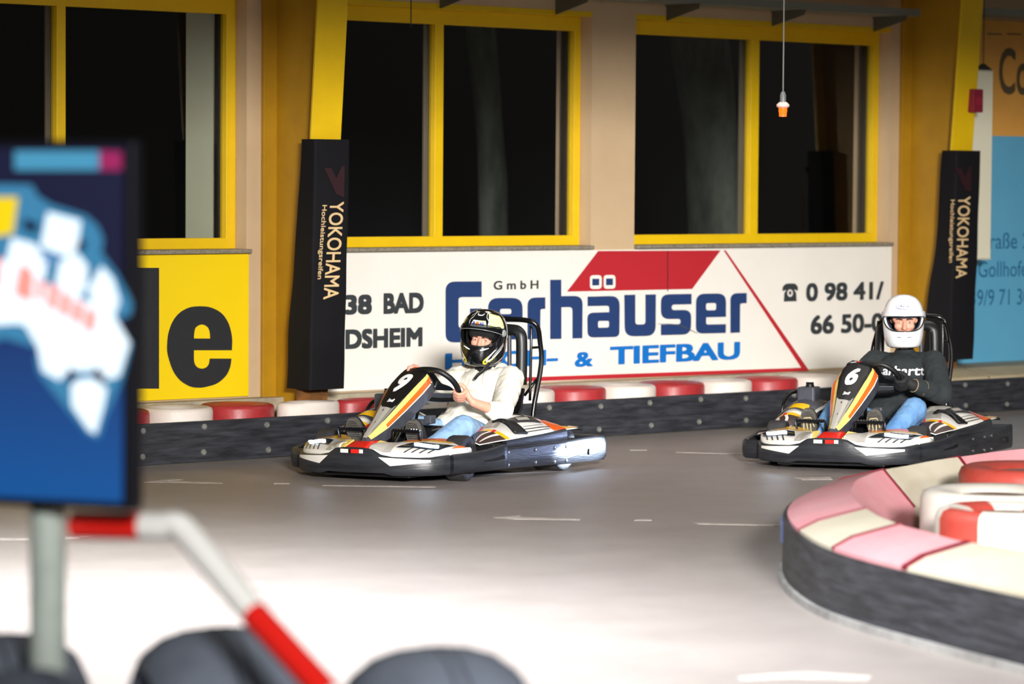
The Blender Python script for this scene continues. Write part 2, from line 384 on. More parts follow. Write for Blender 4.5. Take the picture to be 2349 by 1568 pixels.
for x_ in (1353.3, 1384.9):
    y_ = 631 if x_ < 1370 else 630.5
    f_ = pxpoly('roof_window', [fillet([(x_, y_), (x_+27, y_-.3), (x_+27, y_+31.3), (x_, y_+31.8)], 8)], WHT, t, YB-.003)
    pxpoly('blue_square', [[(x_+5.3, y_+8), (x_+21.3, y_+7.8), (x_+21.3, y_+23), (x_+5.3, y_+23.4)]], NAVY, f_, YB-.0045)
pxpoly('red_line', [[(1660, 574), (1665, 574), (1856, 849.5), (1838, 850.5), (1206, 875), (1022, 884), (1022, 876), (1206, 865), (1838, 843)]], RED, t, YB-.002)
pxpoly('seam', [[(1530.5, 575), (1532.5, 575), (1532.8, 668), (1530.8, 668)]], mat('seam_dark', (70, 20, 24), .8), t, YB-.0025)
CRK = mat('crack', (60, 64, 70), .8)
pxpoly('crack', [[(1508, 742.2), (1532, 742), (1560, 744), (1600, 763.5), (1600, 765), (1558, 746), (1532, 743.2), (1508, 743.2)]], CRK, t, YB-.0025)
ph = pxpoly('telephone_symbol', [fillet([(1798, 691.5), (1799, 672, 3), (1804, 664, 3), (1795, 668, 2), (1795, 658, 4), (1802, 650, 5), (1824, 649.5, 5), (1830.5, 657, 4), (1830.5, 667, 2), (1821, 663.5, 3), (1826.5, 671, 3), (1827.5, 690.5)]),
    [(1812.5+6.5*cos(-a*pi/10), 672+8.5*sin(-a*pi/10)) for a in range(20)]], INK, t)
pxpoly('dial', [[(1812.5+3*cos(a*pi/8), 671.5+4.5*sin(a*pi/8)) for a in range(16)]], INK, ph, YB-.002)
# orange and blue board on the far right
t = thing('advertising_board', 'orange and blue advertising board at the far right edge', 'sign')
xa = wp(2135, 600)[0]; zm = wp(2300, 312)[1]; zt = wp(2300, 48)[1]
b = MB(); b.span((xa, YB, zm), (9.5, -.001, zt)); b.obj('orange_panel', mat('orange_board', (232, 168, 78), .6, var=.35, vs=4, col2=(216, 150, 62)), t)
b = MB(); b.span((xa, YB, .333), (9.5, -.001, zm)); b.obj('blue_panel', mat('blue_board', (98, 172, 206), .5, var=.3, vs=3, col2=(84, 156, 196)), t)
IB = mat('blue_lettering', (36, 104, 146), .6); IO = mat('brown_lettering', (96, 80, 54), .6)
wtext('lettering', 'Co', 2291, 216, 2362, 112, IO, .02)
wtext('lettering', 'raße 2', 2270.5, 571, 2362, 533, IB, .0); wtext('lettering', 'Gollhofen', 2244, 636, 2372, 597, IB, .0)
wtext('lettering', '39/9 71 30', 2226, 702, 2362, 661, IB, .0)
for px in (2265, 2310): pxpoly('brick_outline', [[(px, 76), (px+33, 77), (px+33, 80), (px, 79)]], IO, t, YB-.002)

# ---------------------------------------------------------------- steel columns and their padding
def column(xl, name_lab, pad_lab, pad_px, ty, rust=True):
    t = thing('steel_column', name_lab, 'column', (xl+.115, 0, 0))
    fy = lambda z: -(.42+.078*(z-.37))
    py = lambda z: -(.575+.05*(z-.41)/1.6)
    b = MB(); b.span((-.115, -.035, 0), (.115, -.003, 4.5)); b.obj('rear_flange', YEL_SHADED, t, bevel=.003)
    b = MB(); b.loft([[(-.012, -.02, z), (.012, -.02, z), (.012, fy(z)+.01, z), (-.012, fy(z)+.01, z)] for z in (0, 4.5)]); b.obj('web', YEL_SHADED, t)
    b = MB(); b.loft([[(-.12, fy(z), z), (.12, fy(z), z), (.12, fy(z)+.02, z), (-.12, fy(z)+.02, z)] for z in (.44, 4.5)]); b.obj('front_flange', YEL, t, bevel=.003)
    b = MB(); b.loft([[(-.12, fy(z), z), (.12, fy(z), z), (.12, fy(z)+.02, z), (-.12, fy(z)+.02, z)] for z in (0, .44)]); b.obj('rusty_foot', mat('rust', (150, 96, 34), .8, var=.9, vs=9, col2=(58, 36, 20)), t)
    # pad
    p = thing('column_pad', pad_lab, 'pad', (xl+.115, 0, 0))
    z0 = .41; z1 = 2.01; rings = []
    for k in range(29):
        z = z0+(z1-z0)*k/28; kk = k/28; o1 = .010*noise.noise(V((z*2.6, xl, 1))); o2 = .012*noise.noise(V((z*2.1, xl, 9)))*2
        yf = py(z); yb = yf+.27-.12*kk+o2
        rings.append([V((x_, y_, z)) for x_, y_ in fillet([(-.147+o1, yf), (.138+o1, yf), (.138+o1, yb), (-.147+o1, yb)], .02, 3)])
    b = MB(); b.loft(rings); b.obj('cover', FOAM, p, smooth=40)
    GOLD = mat('cream_print', (222, 190, 140), .6)
    X0 = xl+.115
    def prt(a, c, e, d):   # text between photo rows, letters' feet at the left
        def f(u, v):
            y_ = c+(d-c)*u; l = a[0]+(e[0]-a[0])*u; r = a[1]+(e[1]-a[1])*u
            z = wp((l+r)/2, y_, -.6)[1]; yf = py(z)-.006
            return V((wp(l+(r-l)*v, y_, yf)[0]-X0+.012*noise.noise(V((z*2.6, xl, 1)))*2*0, yf, z))
        return f
    text('lettering', 'YOKOHAMA', GOLD, p, prt(*ty[0]), .015); text('lettering', 'Hochleistungsreifen', GOLD, p, prt(*ty[1]), .012)
    l, tp, r, bt = ty[2]
    b = MB(); q = lambda x_, y_: V((wp(x_, y_, py(1.75)-.006)[0]-X0, py(wp(x_, y_, -.6)[1])-.006, wp(x_, y_, -.6)[1]))
    w_ = r-l; h_ = bt-tp
    b.poly([q(l, tp), q(l+w_*.35, tp), q(l+w_*.6, tp+h_*.35), q(r-w_*.15, tp-h_*.05), q(r, tp-h_*.05), q(r, bt), q(l+w_*.62, bt-h_*.1)])
    b.obj('red_emblem', mat('red_print', (40, 5, 17), .6), p, fix=False)
    return t
column(wp(598, 300)[0], 'yellow steel column left of the white advertising board', 'black tyre maker pad strapped round the yellow column beside the white board', None,
       (((757, 789), 462, (741, 776), 686), ((736, 750), 470, (725, 739), 640), (743, 385, 790, 452)))
column(wp(2062, 300)[0], 'yellow steel column at the right behind the kart with number six', 'black worn pad strapped round the right hand yellow column', None,
       (((2198, 2226), 450, (2192, 2217), 638), ((2178, 2190), 458, (2174, 2186), 602), (2190, 385, 2228, 440)))
# hanging white board, red box, warning light, cables
x = lambda px, y: wp(px, 300, y)[0]
yb = -.38
t = thing('hanging_board', 'narrow white board hanging on a wire beside the right column', 'board')
xa, za = wp(2243, 160, yb); xb, zb = wp(2272, 595, yb)
b = MB(); b.span((xa-.28, yb, zb), (xb, yb+.02, za)); b.obj('panel', mat('ivory_board', (232, 226, 200), .6), t, bevel=.003)
b = MB(); b.span((xa-.28, yb-.004, zb), (xb, yb, zb+.012)); b.span((xa-.28, yb-.004, za-.012), (xb, yb, za)); b.obj('edge_strip', mat('ivory_strip', (200, 194, 170), .6), t)
xc = wp(2258, 150, yb)[0]
b = MB(); b.tube([(xc, yb+.01, za+.05), (xc, yb+.01, 3.6)], .004, 6); b.obj('wire', mat('dark_wire', (40, 36, 30), .6), t)
b = MB(); b.loft([[(xc-.1, yb, za), (xc+.1, yb, za), (xc+.1, yb+.02, za), (xc-.1, yb+.02, za)], [(xc-.01, yb, za+.05), (xc+.01, yb, za+.05), (xc+.01, yb+.02, za+.05), (xc-.01, yb+.02, za+.05)]]); b.obj('hanger', mat('dark_wire', (40, 36, 30)), t)
xa, za = wp(2232, 204, -.62); xb, zb = wp(2253, 258, -.62)
t = thing('alarm_box', 'small dark red box on the edge of the right column', 'box', ((xa+xb)/2, -.62, (za+zb)/2))
b = MB(); b.box((0, .04, 0), (xb-xa, .10, za-zb)); b.obj('housing', mat('dark_red_box', (132, 26, 48), .5), t, bevel=.006)
b = MB(); b.box((0, -.013, 0), (.06, .006, .06)); b.obj('cover_plate', mat('red_plate', (150, 30, 54), .5), t, bevel=.002)
p = dp(1796, 240, 20.0)
t = thing('warning_light', 'small orange warning light hanging on a cable before the right window', 'light', p)
b = MB(); b.tube([(0, 0, .07), (.0, 0, 2.2)], .005, 6); b.obj('cable', mat('grey_cable', (120, 118, 114), .5), t)
b = MB(); b.lathe([(.001, .085), (.012, .08), (.019, .06), (.02, .015), (.001, .013)], 16); b.obj('socket', mat('grey_socket', (110, 112, 112), .4), t, smooth=40)
b = MB(); b.lathe([(.001, .018), (.024, .016), (.041, .0), (.041, -.012), (.03, -.02), (.001, -.02)], 20); b.obj('collar', mat('pale_collar', (240, 205, 195), .4), t, smooth=40)
b = MB(); b.lathe([(.001, -.018), (.027, -.018), (.027, -.045), (.024, -.05), (.024, -.074), (.001, -.076)], 20); b.obj('lens', mat('orange_lens', (255, 84, 14), .3, emit=2.2), t, smooth=40)
xa, za = wp(943, 0, -.35)
b = MB(); b.tube([(xa, -.35, wp(943, 62, -.35)[1]), (xa, -.35, 4)], .004, 6); tag(b.obj('hanging_cable', mat('dark_wire', (40, 36, 30))), 'thin dark cable hanging down over the middle window frame', 'cable')
# cable trays with brackets
PERF = bpy.data.materials.new('perforated_steel'); PERF.use_nodes = True; nt = PERF.node_tree; bs = nt.nodes['Principled BSDF']
bs.inputs['Roughness'].default_value = .5; bs.inputs['Metallic'].default_value = .3
tc = nt.nodes.new('ShaderNodeTexCoord'); mp = nt.nodes.new('ShaderNodeMapping'); mp.inputs['Scale'].default_value = (32, 32, 32)
vo = nt.nodes.new('ShaderNodeTexVoronoi'); vo.inputs['Randomness'].default_value = 0; cr = nt.nodes.new('ShaderNodeValToRGB')
cr.color_ramp.elements[0].position = .26; cr.color_ramp.elements[0].color = lin((44, 44, 38)); cr.color_ramp.elements[1].position = .33; cr.color_ramp.elements[1].color = lin((150, 152, 138))
for a_, c_ in ((tc.outputs['Object'], mp.inputs[0]), (mp.outputs[0], vo.inputs[0]), (vo.outputs[0], cr.inputs[0]), (cr.outputs[0], bs.inputs[0])): nt.links.new(a_, c_)
DK = mat('bracket_steel', (92, 88, 72), .6)
def tray(xs_, xe, z, brs, lab, y0=-.001):
    t = thing('cable_tray', lab, 'cable tray', (xs_, 0, z))
    b = MB(); n = xe-xs_
    b.span((0, -.34, 0), (n, -.08, .004)); b.span((0, -.344, 0), (n, -.338, .055)); b.span((0, -.08, 0), (n, -.074, .055)); b.obj('channel', PERF, t, weld=False)
    b = MB()
    for k in range(3): b.tube([(0, -.14-.05*k, .02), (n, -.14-.05*k, .02)], .016, 8)
    b.obj('cable_bundle', mat('black_cable', (30, 30, 34), .5), t, smooth=60)
    for px in brs:
        x_ = px-xs_; b = MB()
        b.loft([[(x_-.006, y0, -.11), (x_+.006, y0, -.11), (x_+.006, y0, -.002), (x_-.006, y0, -.002)], [(x_-.006, -.33, -.035), (x_+.006, -.33, -.035), (x_+.006, -.33, -.002), (x_-.006, -.33, -.002)]])
        b.span((x_-.02, -.33, -.008), (x_+.02, y0, -.001)); b.obj('bracket', DK, t, weld=False)
tray(-.9, wp(2075, 50)[0]-.2, 3.03, [wp(a, 20)[0] for a in (1010, 1275, 1530, 1772, 2005)], 'grey perforated cable tray on brackets above the middle and right windows')
tray(wp(2080, 40)[0]+.45, 9.5, 3.075, [6.4, 7.6], 'grey perforated cable tray above the orange board', -.023)

# ---------------------------------------------------------------- far barrier
t = thing('barrier_belt', 'long black rubber belt with bolts along the foot of the wall', 'barrier', (0, -.75, 0))
b = MB(); b.span((-7, 0, .012), (9, .035, .265)); b.obj('belt', BLK, t, bevel=.006)
b = MB(); b.span((-7, .006, 0), (9, .03, .012)); b.obj('base_strip', mat('base_strip', (70, 66, 60), .8), t)
P = [wp(px, 985, -.75)[0] for px in (324, 470, 604, 749)]; st = (P[3]-P[0])/3
def bolt(parent, T):
    b = MB(); b.lathe([(.0001, .0), (.0001, .005), (.007, .005), (.008, .009), (.018, .008), (.02, .004), (.02, 0)], 14, T); b.obj('bolt', STEEL, parent, smooth=50)
for k in range(-1, 22):
    for z in (.225, .068):
        x_ = P[0]+st*k+.012*sin(k*3.7+z*9); 
        bolt(t, frame((x_, -.0005, z+.006*sin(k*2.1)), (1, 0, 0), (0, 0, 1), (0, -1, 0)))
RT = mat('red_tyre_paint', (168, 46, 48), .42, var=.6, vs=5, col2=(132, 34, 40), bump=.12, bs=40)
WT = mat('white_tyre_paint', (222, 212, 202), .5, var=.6, vs=4, col2=(200, 178, 166), bump=.12, bs=40)
HOLE = mat('tyre_inside', (60, 44, 38), .9)
def tyre_profile(R, h, ri, k=.24):
    e = h*k
    return [(ri, .03), (ri+.02, .012), (R-e, 0), (R-e*.3, e*.3), (R, e), (R, h-e), (R-e*.3, h-e*.3), (R-e, h), (R*.75, h-.004), (ri+.025, h-.014), (ri, h-.03), (ri-.004, h*.5), (ri, .03)]
def painted_tyre(loc, R, h, ri, m, label, group, rz=0, sq=1):
    t = thing('painted_tyre', label, 'tyre', loc, rz, group)
    b = MB(); b.lathe(tyre_profile(R, h, ri, .075), 48, M.Diagonal((1, sq, 1, 1))); b.obj('casing', m, t, smooth=50)
    b = MB(); b.lathe([(ri-.005, .02), (ri-.002, h-.028)], 32, M.Diagonal((1, sq, 1, 1))); b.obj('liner', HOLE, t, smooth=50)
    return t
xb = [wp(px, 935, -.60)[0] for px in (341, 487, 620, 763)]
stp = (xb[3]-xb[0])/3; R_ = stp/2-.002
names = ['leftmost', 'second', 'third', 'fourth', 'fifth', 'sixth', 'seventh', 'eighth', 'ninth', 'tenth', 'eleventh', 'twelfth', 'thirteenth', 'fourteenth']
n_ = 0; nm = {0: 0, 1: 0}
X = xb[0]-R_*.82-stp*2
k = 0
while X < wp(1935, 900, -.45)[0]:
    col = k % 2
    cn = 'red' if col == 0 else 'white'
    lab = '%s painted tyre on the belt barrier by the wall, %s %s one of the row' % (cn, 'the' if nm[col] == 0 else '', names[nm[col]]+(' from the left,' if nm[col] else ''))
    lab = '%s painted tyre behind the wall belt, the %s %s one counted from the left' % (cn, names[nm[col]].replace('leftmost', 'first'), cn)
    if k < 2: lab = '%s painted tyre behind the wall belt, hidden from here by the lit screen' % cn
    else: nm[col] += 1
    sq = .5 if abs(X+1.53) < .5 else 1
    painted_tyre((X, -.715+R_*sq+.002, 0), R_, .340, R_*.5, RT if col == 0 else WT, lab, 'painted tyres along the wall', sq=sq)
    X += stp; k += 1
# concrete kerb at the foot of the wall and the slanted cover to the right of the tyres
kx = X-stp*.5
b = MB(); b.span((-8, -.12, 0), (kx, -.004, .335)); b.span((kx, -.43, 0), (9, -.004, .33)); struct(b.obj('trim_kerb', mat('kerb_concrete', (176, 164, 140), .85, var=.7, vs=6, col2=(136, 124, 104), bump=.2), weld=False))
t = thing('barrier_cover', 'beige slanted barrier cover at the right end of the wall belt', 'cover', (0, 0, 0))
TAR = mat('beige_cover', (196, 180, 146), .7, var=.5, vs=4, col2=(168, 150, 118), bump=.1)
xe = 9; sm_ = wp(2236, 850, -.55)[0]
for a_, e_ in ((kx+.02, sm_-.006), (sm_+.006, xe)):
    b = MB(); b.loft([[(q, -.71, .0), (q, -.71, .268), (q, -.69, .282), (q, -.44, .335), (q, -.44, .0)] for q in (a_, e_)]); b.obj('cover_section', TAR, t, bevel=.01)
b = MB(); b.loft([[(q, -.70, .276), (q, -.445, .332), (q, -.445, .32), (q, -.70, .264)] for q in (sm_-.008, sm_+.008)]); b.obj('seam', mat('brown_seam', (120, 92, 60), .8), t)
# ---------------------------------------------------------------- go-karts (x = driver's left, y = back, z = up)
KB = mat('kart_black_plastic', (30, 31, 36), .38, var=.7, vs=5, col2=(62, 65, 70), stretch=(.35, .35, 3.2), bump=.2, bs=40)
KD = mat('kart_satin_black', (14, 14, 16), .45)
KT = mat('kart_tube_black', (12, 12, 14), .22)
KW = mat('kart_white_sticker', (240, 236, 228), .3, coat=.4)
KG = mat('kart_grey_sticker', (178, 173, 164), .35)
KY = mat('kart_yellow_sticker', (255, 196, 20), .3, coat=.4)
KC = mat('kart_pale_yellow_sticker', (255, 226, 120), .3, coat=.4)
KO = mat('kart_orange_sticker', (250, 104, 34), .3, coat=.4)
KR = mat('kart_red_sticker', (232, 34, 22), .35)
KS = mat('kart_side_grey', (66, 68, 76), .35, var=.4, vs=12, col2=(96, 98, 106))
KL = mat('kart_dark_stripe', (58, 56, 58), .4)
LENS = mat('headlight_lens', (58, 66, 76), .08, metal=.6)
LED = mat('led_strip', (214, 232, 255), .3, emit=45)
TYR = mat('kart_tyre', (36, 36, 38), .6, var=.6, vs=20, col2=(64, 62, 62), bump=.3, bs=50)
RIM = mat('kart_rim', (150, 150, 152), .35, metal=.9)
METAL = mat('bright_metal', (200, 200, 205), .25, metal=1)
def lerp(tab, x):
    if x <= tab[0][0]: return tab[0][1]
    for (a, p), (b, q) in zip(tab, tab[1:]):
        if x <= b: return p+(q-p)*(x-a)/(b-a)
    return tab[-1][1]
def patch(b, surf, q, n=8, off=.003, m=None):
    """a sticker that follows a surface: four (u, v) corners"""
    cu = sum(p[0] for p in q)/4; cw = sum(p[1] for p in q)/4; sgn = 1 if (surf(cu+1e-3, cw)-surf(cu, cw)).cross(surf(cu, cw+1e-3)-surf(cu, cw)).z > 0 else -1
    def P(u, v):
        e = 1e-3; p = surf(u, v); n_ = (surf(u+e, v)-p).cross(surf(u, v+e)-p)
        return p+n_.normalized()*off*sgn
    def f(a, c):
        u = (q[0][0]*(1-a)+q[1][0]*a)*(1-c)+(q[3][0]*(1-a)+q[2][0]*a)*c
        v = (q[0][1]*(1-a)+q[1][1]*a)*(1-c)+(q[3][1]*(1-a)+q[2][1]*a)*c
        return P(u, v)
    return b.grid(f, n, n)
PLAN = [(0, 0), (.13, .008), (.25, .034), (.37, .08), (.455, .137), (.495, .195), (.512, .245), (.555, .38), (.602, .52), (.632, .648)]
ZTOP = [(0, .207), (.08, .205), (.13, .197), (.18, .168), (.25, .155), (.40, .151), (.455, .153), (.512, .163), (.56, .168), (.60, .180), (.632, .2)]
ZBOT = [(0, .060), (.2, .060), (.255, .044), (.512, .046), (.632, .052)]
def band(b, pts, z1, z0, th=.03, bulge=.008):
    """a moulded plastic band: pts = plan path, outer side to the right of travel"""
    rings = []; k = len(pts)
    for i, p in enumerate(pts):
        t = (V(pts[min(i+1, k-1)])-V(pts[max(i-1, 0)])).normalized(); n = V((t.y, -t.x))
        a, c = z1(i), z0(i); o = lambda d, z: V((p[0]+n.x*d, p[1]+n.y*d, z))
        h = a-c
        rings.append([o(-.004, c), o(bulge*.6, c+.012), o(bulge, c+h*.45), o(bulge*.7, a-.016), o(.0, a-.004), o(-.008, a), o(-th, a-.004), o(-th, c)])
    return b.loft(rings)
def dense(pts, n=5): return [(p.x, p.y) for p in smoothpath([(x, y, 0) for x, y in pts], n)]

def wheel(t, x, y, r, w, steer=0):
    s = 1 if x > 0 else -1
    R = M.Translation((x, y, r-.015*x+.0)) @ M.Rotation(steer, 4, 'Z') @ M.Rotation(s*pi/2, 4, 'Y')
    b = MB(); h = w/2; e = .022; ri = r*.52
    b.lathe([(ri, -h+.02), (ri+.01, -h+.008), (r-e, -h), (r-e*.3, -h+e*.3), (r, -h+e), (r, h-e), (r-e*.3, h-e*.3), (r-e, h), (ri+.01, h-.008), (ri, h-.02), (ri, -h+.02)], 40, R)
    o = b.obj('tyre', TYR, t, smooth=40)
    b = MB(); b.lathe([(ri-.002, -h+.02), (ri-.002, h-.015), (ri-.012, h-.01), (ri-.02, h-.03), (.03, h-.03), (.028, h-.004), (.0001, h-.004)], 28, R); b.obj('rim', RIM, o, smooth=35)
    b = MB(); b.lathe([(.018, h-.012), (.018, h+.006), (.0001, h+.008)], 6, R); b.obj('hub_nut', METAL, o)

def kart(num, loc, rz, label):
    t = thing('go_kart', label, 'go-kart', loc, 0, 'go-karts on the track', (0, -.015, rz))
    full = dense(PLAN, 5)
    sp = next(i for i, p in enumerate(full) if p[0] >= .510)
    half = full[:sp+1]; path = [(-x, y) for x, y in half[:0:-1]]+half
    # front bumper
    b = MB(); band(b, path, lambda i: lerp(ZTOP, abs(path[i][0])), lambda i: lerp(ZBOT, abs(path[i][0])))
    bump = b.obj('front_bumper', KB, t, smooth=50)
    def bf(x, z, d=.0095):   # point on the bumper's front
        ax = abs(x); 
        for p, q in zip(half, half[1:]):
            if ax <= q[0]:
                k = (ax-p[0])/(q[0]-p[0]); y = p[1]+(q[1]-p[1])*k; n = V((q[1]-p[1], -(q[0]-p[0]))).normalized(); break
        return V((x+n.x*d*(1 if x >= 0 else -1), y+n.y*d, z))
    for s in (1, -1):
        b = MB(); A, B, D = (.175, .152), (.452, .137), (.243, .103)
        def f(u, v):
            lo_ = (A[0]+(D[0]-A[0])*min(u/.25, 1)+(B[0]-D[0])*max((u-.25)/.75, 0), A[1]+(D[1]-A[1])*min(u/.25, 1)+(B[1]-.012-D[1])*max((u-.25)/.75, 0))
            hi = (A[0]+(B[0]-A[0])*u, A[1]+.002+(B[1]-A[1])*u)
            x = lo_[0]+(hi[0]-lo_[0])*v; z = lo_[1]+(hi[1]-lo_[1])*v
            return bf(s*x, z)
        b.grid(f, 16, 5); b.obj('white_triangle', KW, bump, fix=False)
    for x0, x1, m in ((-.078, -.022, KW), (-.018, -.004, KD), (-.004, .05, KR), (.052, .078, KW)):
        b = MB(); b.grid(lambda u, v: bf(x0+(x1-x0)*u, .173+.022*v), 5, 1); b.obj('label', m, bump, fix=False)
    # centre nose below the fairing
    b = MB(); b.loft([[V((x*k, y, z)) for x, z in fillet([(-.09, .15), (.09, .15), (.075, h), (-.075, h)], .02, 3)] for y, h, k in ((.03, .205, 1), (.10, .232, .9), (.2, .235, .8), (.3, .2, .7))]); b.obj('nose_centre', KR, t, smooth=50)
    for s in (1, -1):
        b = MB(); b.loft([[(s*.085, .045, .206), (s*.135, .06, .203), (s*.15, .15, .232), (s*.09, .16, .24)], [(s*.085, .045, .19), (s*.135, .06, .19), (s*.15, .15, .21), (s*.09, .16, .22)]]); b.obj('nose_wing', KC, t, bevel=.003)
    # side pods in front of the rear wheels
    pod = full[sp+1:]
    for s in (1, -1):
        pp = [(s*x, y) for x, y in pod]+[(s*.634, .668), (s*.622, .70)] if s > 0 else [(-x, y) for x, y in dense([(.514, .25), (.575, .272), (.635, .315), (.655, .42), (.652, .56), (.640, .66), (.625, .70)], 4)]
        if s < 0: pp = pp[::-1]
        zz = lambda f_: (lambda i: lerp(f_, .512+.12*min(max((pp[i][1]-.245)/.4, 0), 1)))
        b = MB(); band(b, pp, zz(ZTOP), zz(ZBOT), .03, .012)
        po = b.obj('side_pod', KB, t, smooth=50)
        b = MB(); b.tube([(s*.603, .48, .112), (s*.628, .58, .118), (s*.638, .64, .128)], (.003, .014), 8, sm=4); b.obj('pod_groove', KD, po, smooth=60)
        b = MB(); b.span((s*.36, .60, .06), (s*.60, .75, .20)); b.obj('pod_inner_box', KD, t, bevel=.01)
    # rear side bumpers and rear bar
    rp = dense([(.603, .69), (.645, .95), (.682, 1.2), (.704, 1.45), (.715, 1.62), (.716, 1.715)], 4)
    for s in (1, -1):
        pp = [(s*x, y) for x, y in rp]
        if s < 0: pp = pp[::-1]
        n = len(pp)
        yz = lambda i: (pp[i][1]-.69)/1.03
        b = MB(); band(b, pp, lambda i: .172+.02*yz(i), lambda i: .050-.012*yz(i), .028, .006)
        ro = b.obj('rear_side_bumper', KB, t, smooth=50)
        for yy, zs in ((.735, (.145, .07)), (.985, (.145, .07)), (1.165, (.146, .062)), (1.285, (.146, .062))):
            for z in zs:
                x_ = lerp([(y, x) for x, y in rp], yy)+.004
                b = MB(); b.lathe([(.0001, .006), (.006, .006), (.011, .004), (.012, -.004)], 12, frame((s*x_, yy, z), (0, s, 0), (0, 0, 1), (s, 0, 0))); b.obj('bolt', METAL, ro, smooth=50)
        b = MB(); x_ = lerp([(y, x) for x, y in rp], 1.56)
        b.prism([fillet([(-.045, -.018), (.045, -.018), (.045, .018), (-.045, .018)], .01)], frame((s*(x_-.004), 1.56, .10), (0, s, 0), (0, 0, 1), (s, 0, 0)), .016); b.obj('slot', KD, ro)
        # upper band over it
        up_ = dense([(.598, .74), (.638, .95), (.672, 1.15), (.688, 1.30)], 4)
        pp = [(s*x, y) for x, y in up_]
        if s < 0: pp = pp[::-1]
        b = MB(); band(b, pp, lambda i: .222+.03*(pp[i][1]-.74)/.56, lambda i: .165+.012*(pp[i][1]-.74)/.56, .03, .006); b.obj('upper_side_panel', KB, t, smooth=50)
    b = MB(); b.loft([[(x, 1.715, .04), (x, 1.745, .06), (x, 1.745, .175), (x, 1.715, .19), (x, 1.69, .185), (x, 1.69, .05)] for x in (-.712, -.4, 0, .4, .712)]); b.obj('rear_bar', KB, t, smooth=40)
    # nose shells with headlights
    for s in (1, -1):
        def sh(u, v):
            i = u*(len(full)-1)
            fx = .10+.46*u
            fp = V((fx, lerp([(p[0], p[1]) for p in full], fx)+.02, lerp(ZTOP, fx)-.004))
            bx = .115+.45*u; by = lerp([(0, .16), (.2, .30), (.45, .41), (.75, .43), (1, .36)], u); bz = lerp([(0, .215), (.2, .232), (.5, .240), (.8, .228), (1, .185)], u)
            bp = V((bx, by, bz)); p = fp.lerp(bp, v); p.z += .036*sin(pi*min(v*1.0, 1)**.55)*(1-.35*abs(u-.5)*2)
            return V((s*p.x, p.y, p.z))
        b = MB(); b.grid(sh, 28, 12); so = b.obj('nose_shell', KW, t, smooth=180, solid=.004)
        for q in ([(.22, .74), (.85, .80), (.85, 1), (.15, 1)], [(.88, .2), (.97, .3), (.94, .8), (.90, .8)]): b = MB(); patch(b, sh, q, 10); b.obj('orange_sticker', KY if s < 0 else KO, so, smooth=180, fix=False)
        b = MB(); patch(b, sh, [(.3, .64), (.8, .68), (.8, .76), (.2, .74)], 10, .004); b.obj('yellow_sticker', KY, so, fix=False)
        for k in range(4): b = MB(); patch(b, sh, [(.42+.09*k, .06), (.445+.09*k, .06), (.50+.09*k, .2), (.475+.09*k, .2)], 5, .004); b.obj('grey_stripe', KL, so, fix=False)
        b = MB(); patch(b, sh, [(.28, .22), (.80, .14), (.90, .46), (.36, .50)], 16, .006); ho = b.obj('headlight', LENS, so, smooth=180, fix=False)
        b = MB(); b.tube([sh(.46+.03*k, .335-.005*k)+V((0, -.006, .010)) for k in range(11)], .0062, 8, sq=(1.5, 1)); b.obj('led_strip', LED, ho, smooth=60)
        b = MB(); patch(b, sh, [(.02, .0), (.27, .05), (.22, .6), (.04, .6)], 8, .004); b.obj('grey_sticker', KG, so, fix=False)
    # fairing with the start number
    def fa(u, v, d=0):
        w_ = lerp([(0, .022), (.1, .040), (.28, .062), (.5, .098), (.74, .130), (.9, .128), (.97, .112), (1, .088)], v)
        y = lerp([(0, .126), (.28, .285), (.75, .56), (1, .70)], v); z = lerp([(0, .247), (.28, .352), (.75, .553), (1, .634)], v)
        au = abs(u); dr = lerp([(0, 0), (.60, .006), (1, .062)], au)*lerp([(0, .3), (.25, .8), (1, 1)], v)
        return V((u*w_*1.06, y+.010*au**2*v, z-dr))
    b = MB(); nu, nv = 24, 40
    rings = []
    for j in range(nv+1):
        v = j/nv
        r_ = [fa(-1+2*i/nu, v) for i in range(nu+1)]
        dz = V((0, .045, -.062))*lerp([(0, .5), (.2, 1), (1, 1.1)], v)
        back = [r_[-1]+dz*.9+V((-.008, 0, 0)), V((0, (r_[nu//2]+dz).y, (r_[nu//2]+dz).z-.0)), r_[0]+dz*.9+V((.008, 0, 0))]
        rings.append(r_+back)
    b.loft(rings); fo = b.obj('fairing', KS, t, smooth=40)
    def col(name, m, quads, off, n=14):
        for q in quads: b = MB(); patch(b, fa, q, n, off); b.obj(name, m, fo, smooth=180, fix=False)
    for s in (1, -1):
        col('pale_edge', KW, [[(s*.94, .27), (s*1, .27), (s*1, .93), (s*.94, .93)]], .001)
        col('orange_stripe', KO, [[(s*.80, .27), (s*.96, .27), (s*.96, .92), (s*.80, .96)]], .0022)
        col('yellow_stripe', KC, [[(s*.50, .03), (s*.98, .045), (s*.98, .27), (s*.60, .27)], [(s*.60, .265), (s*.80, .265), (s*.80, .96), (s*.66, .95)]], .0016)
        col('dark_line', KL, [[(s*.54, .06), (s*.59, .06), (s*.60, .5), (s*.55, .5)]]+([[(.34, .10), (.37, .10), (.38, .5), (.34, .5)], [(.42, .10), (.45, .10), (.48, .5), (.44, .5)]] if s > 0 else []), .0034)
    col('grey_panel', KG, [[(-.54, .012), (.54, .012), (.58, .46), (-.58, .46)]], .0026)
    b = MB()
    for q in ([(-.60, .50), (.58, .47), (.64, .7), (-.64, .7)], [(-.64, .7), (.64, .7), (.70, .985), (-.70, .985)], [(-.42, .44), (.40, .42), (.58, .47), (-.60, .50)]): patch(b, fa, q, 14, .004)
    b.obj('black_panel', KD, fo, smooth=180, fix=False)
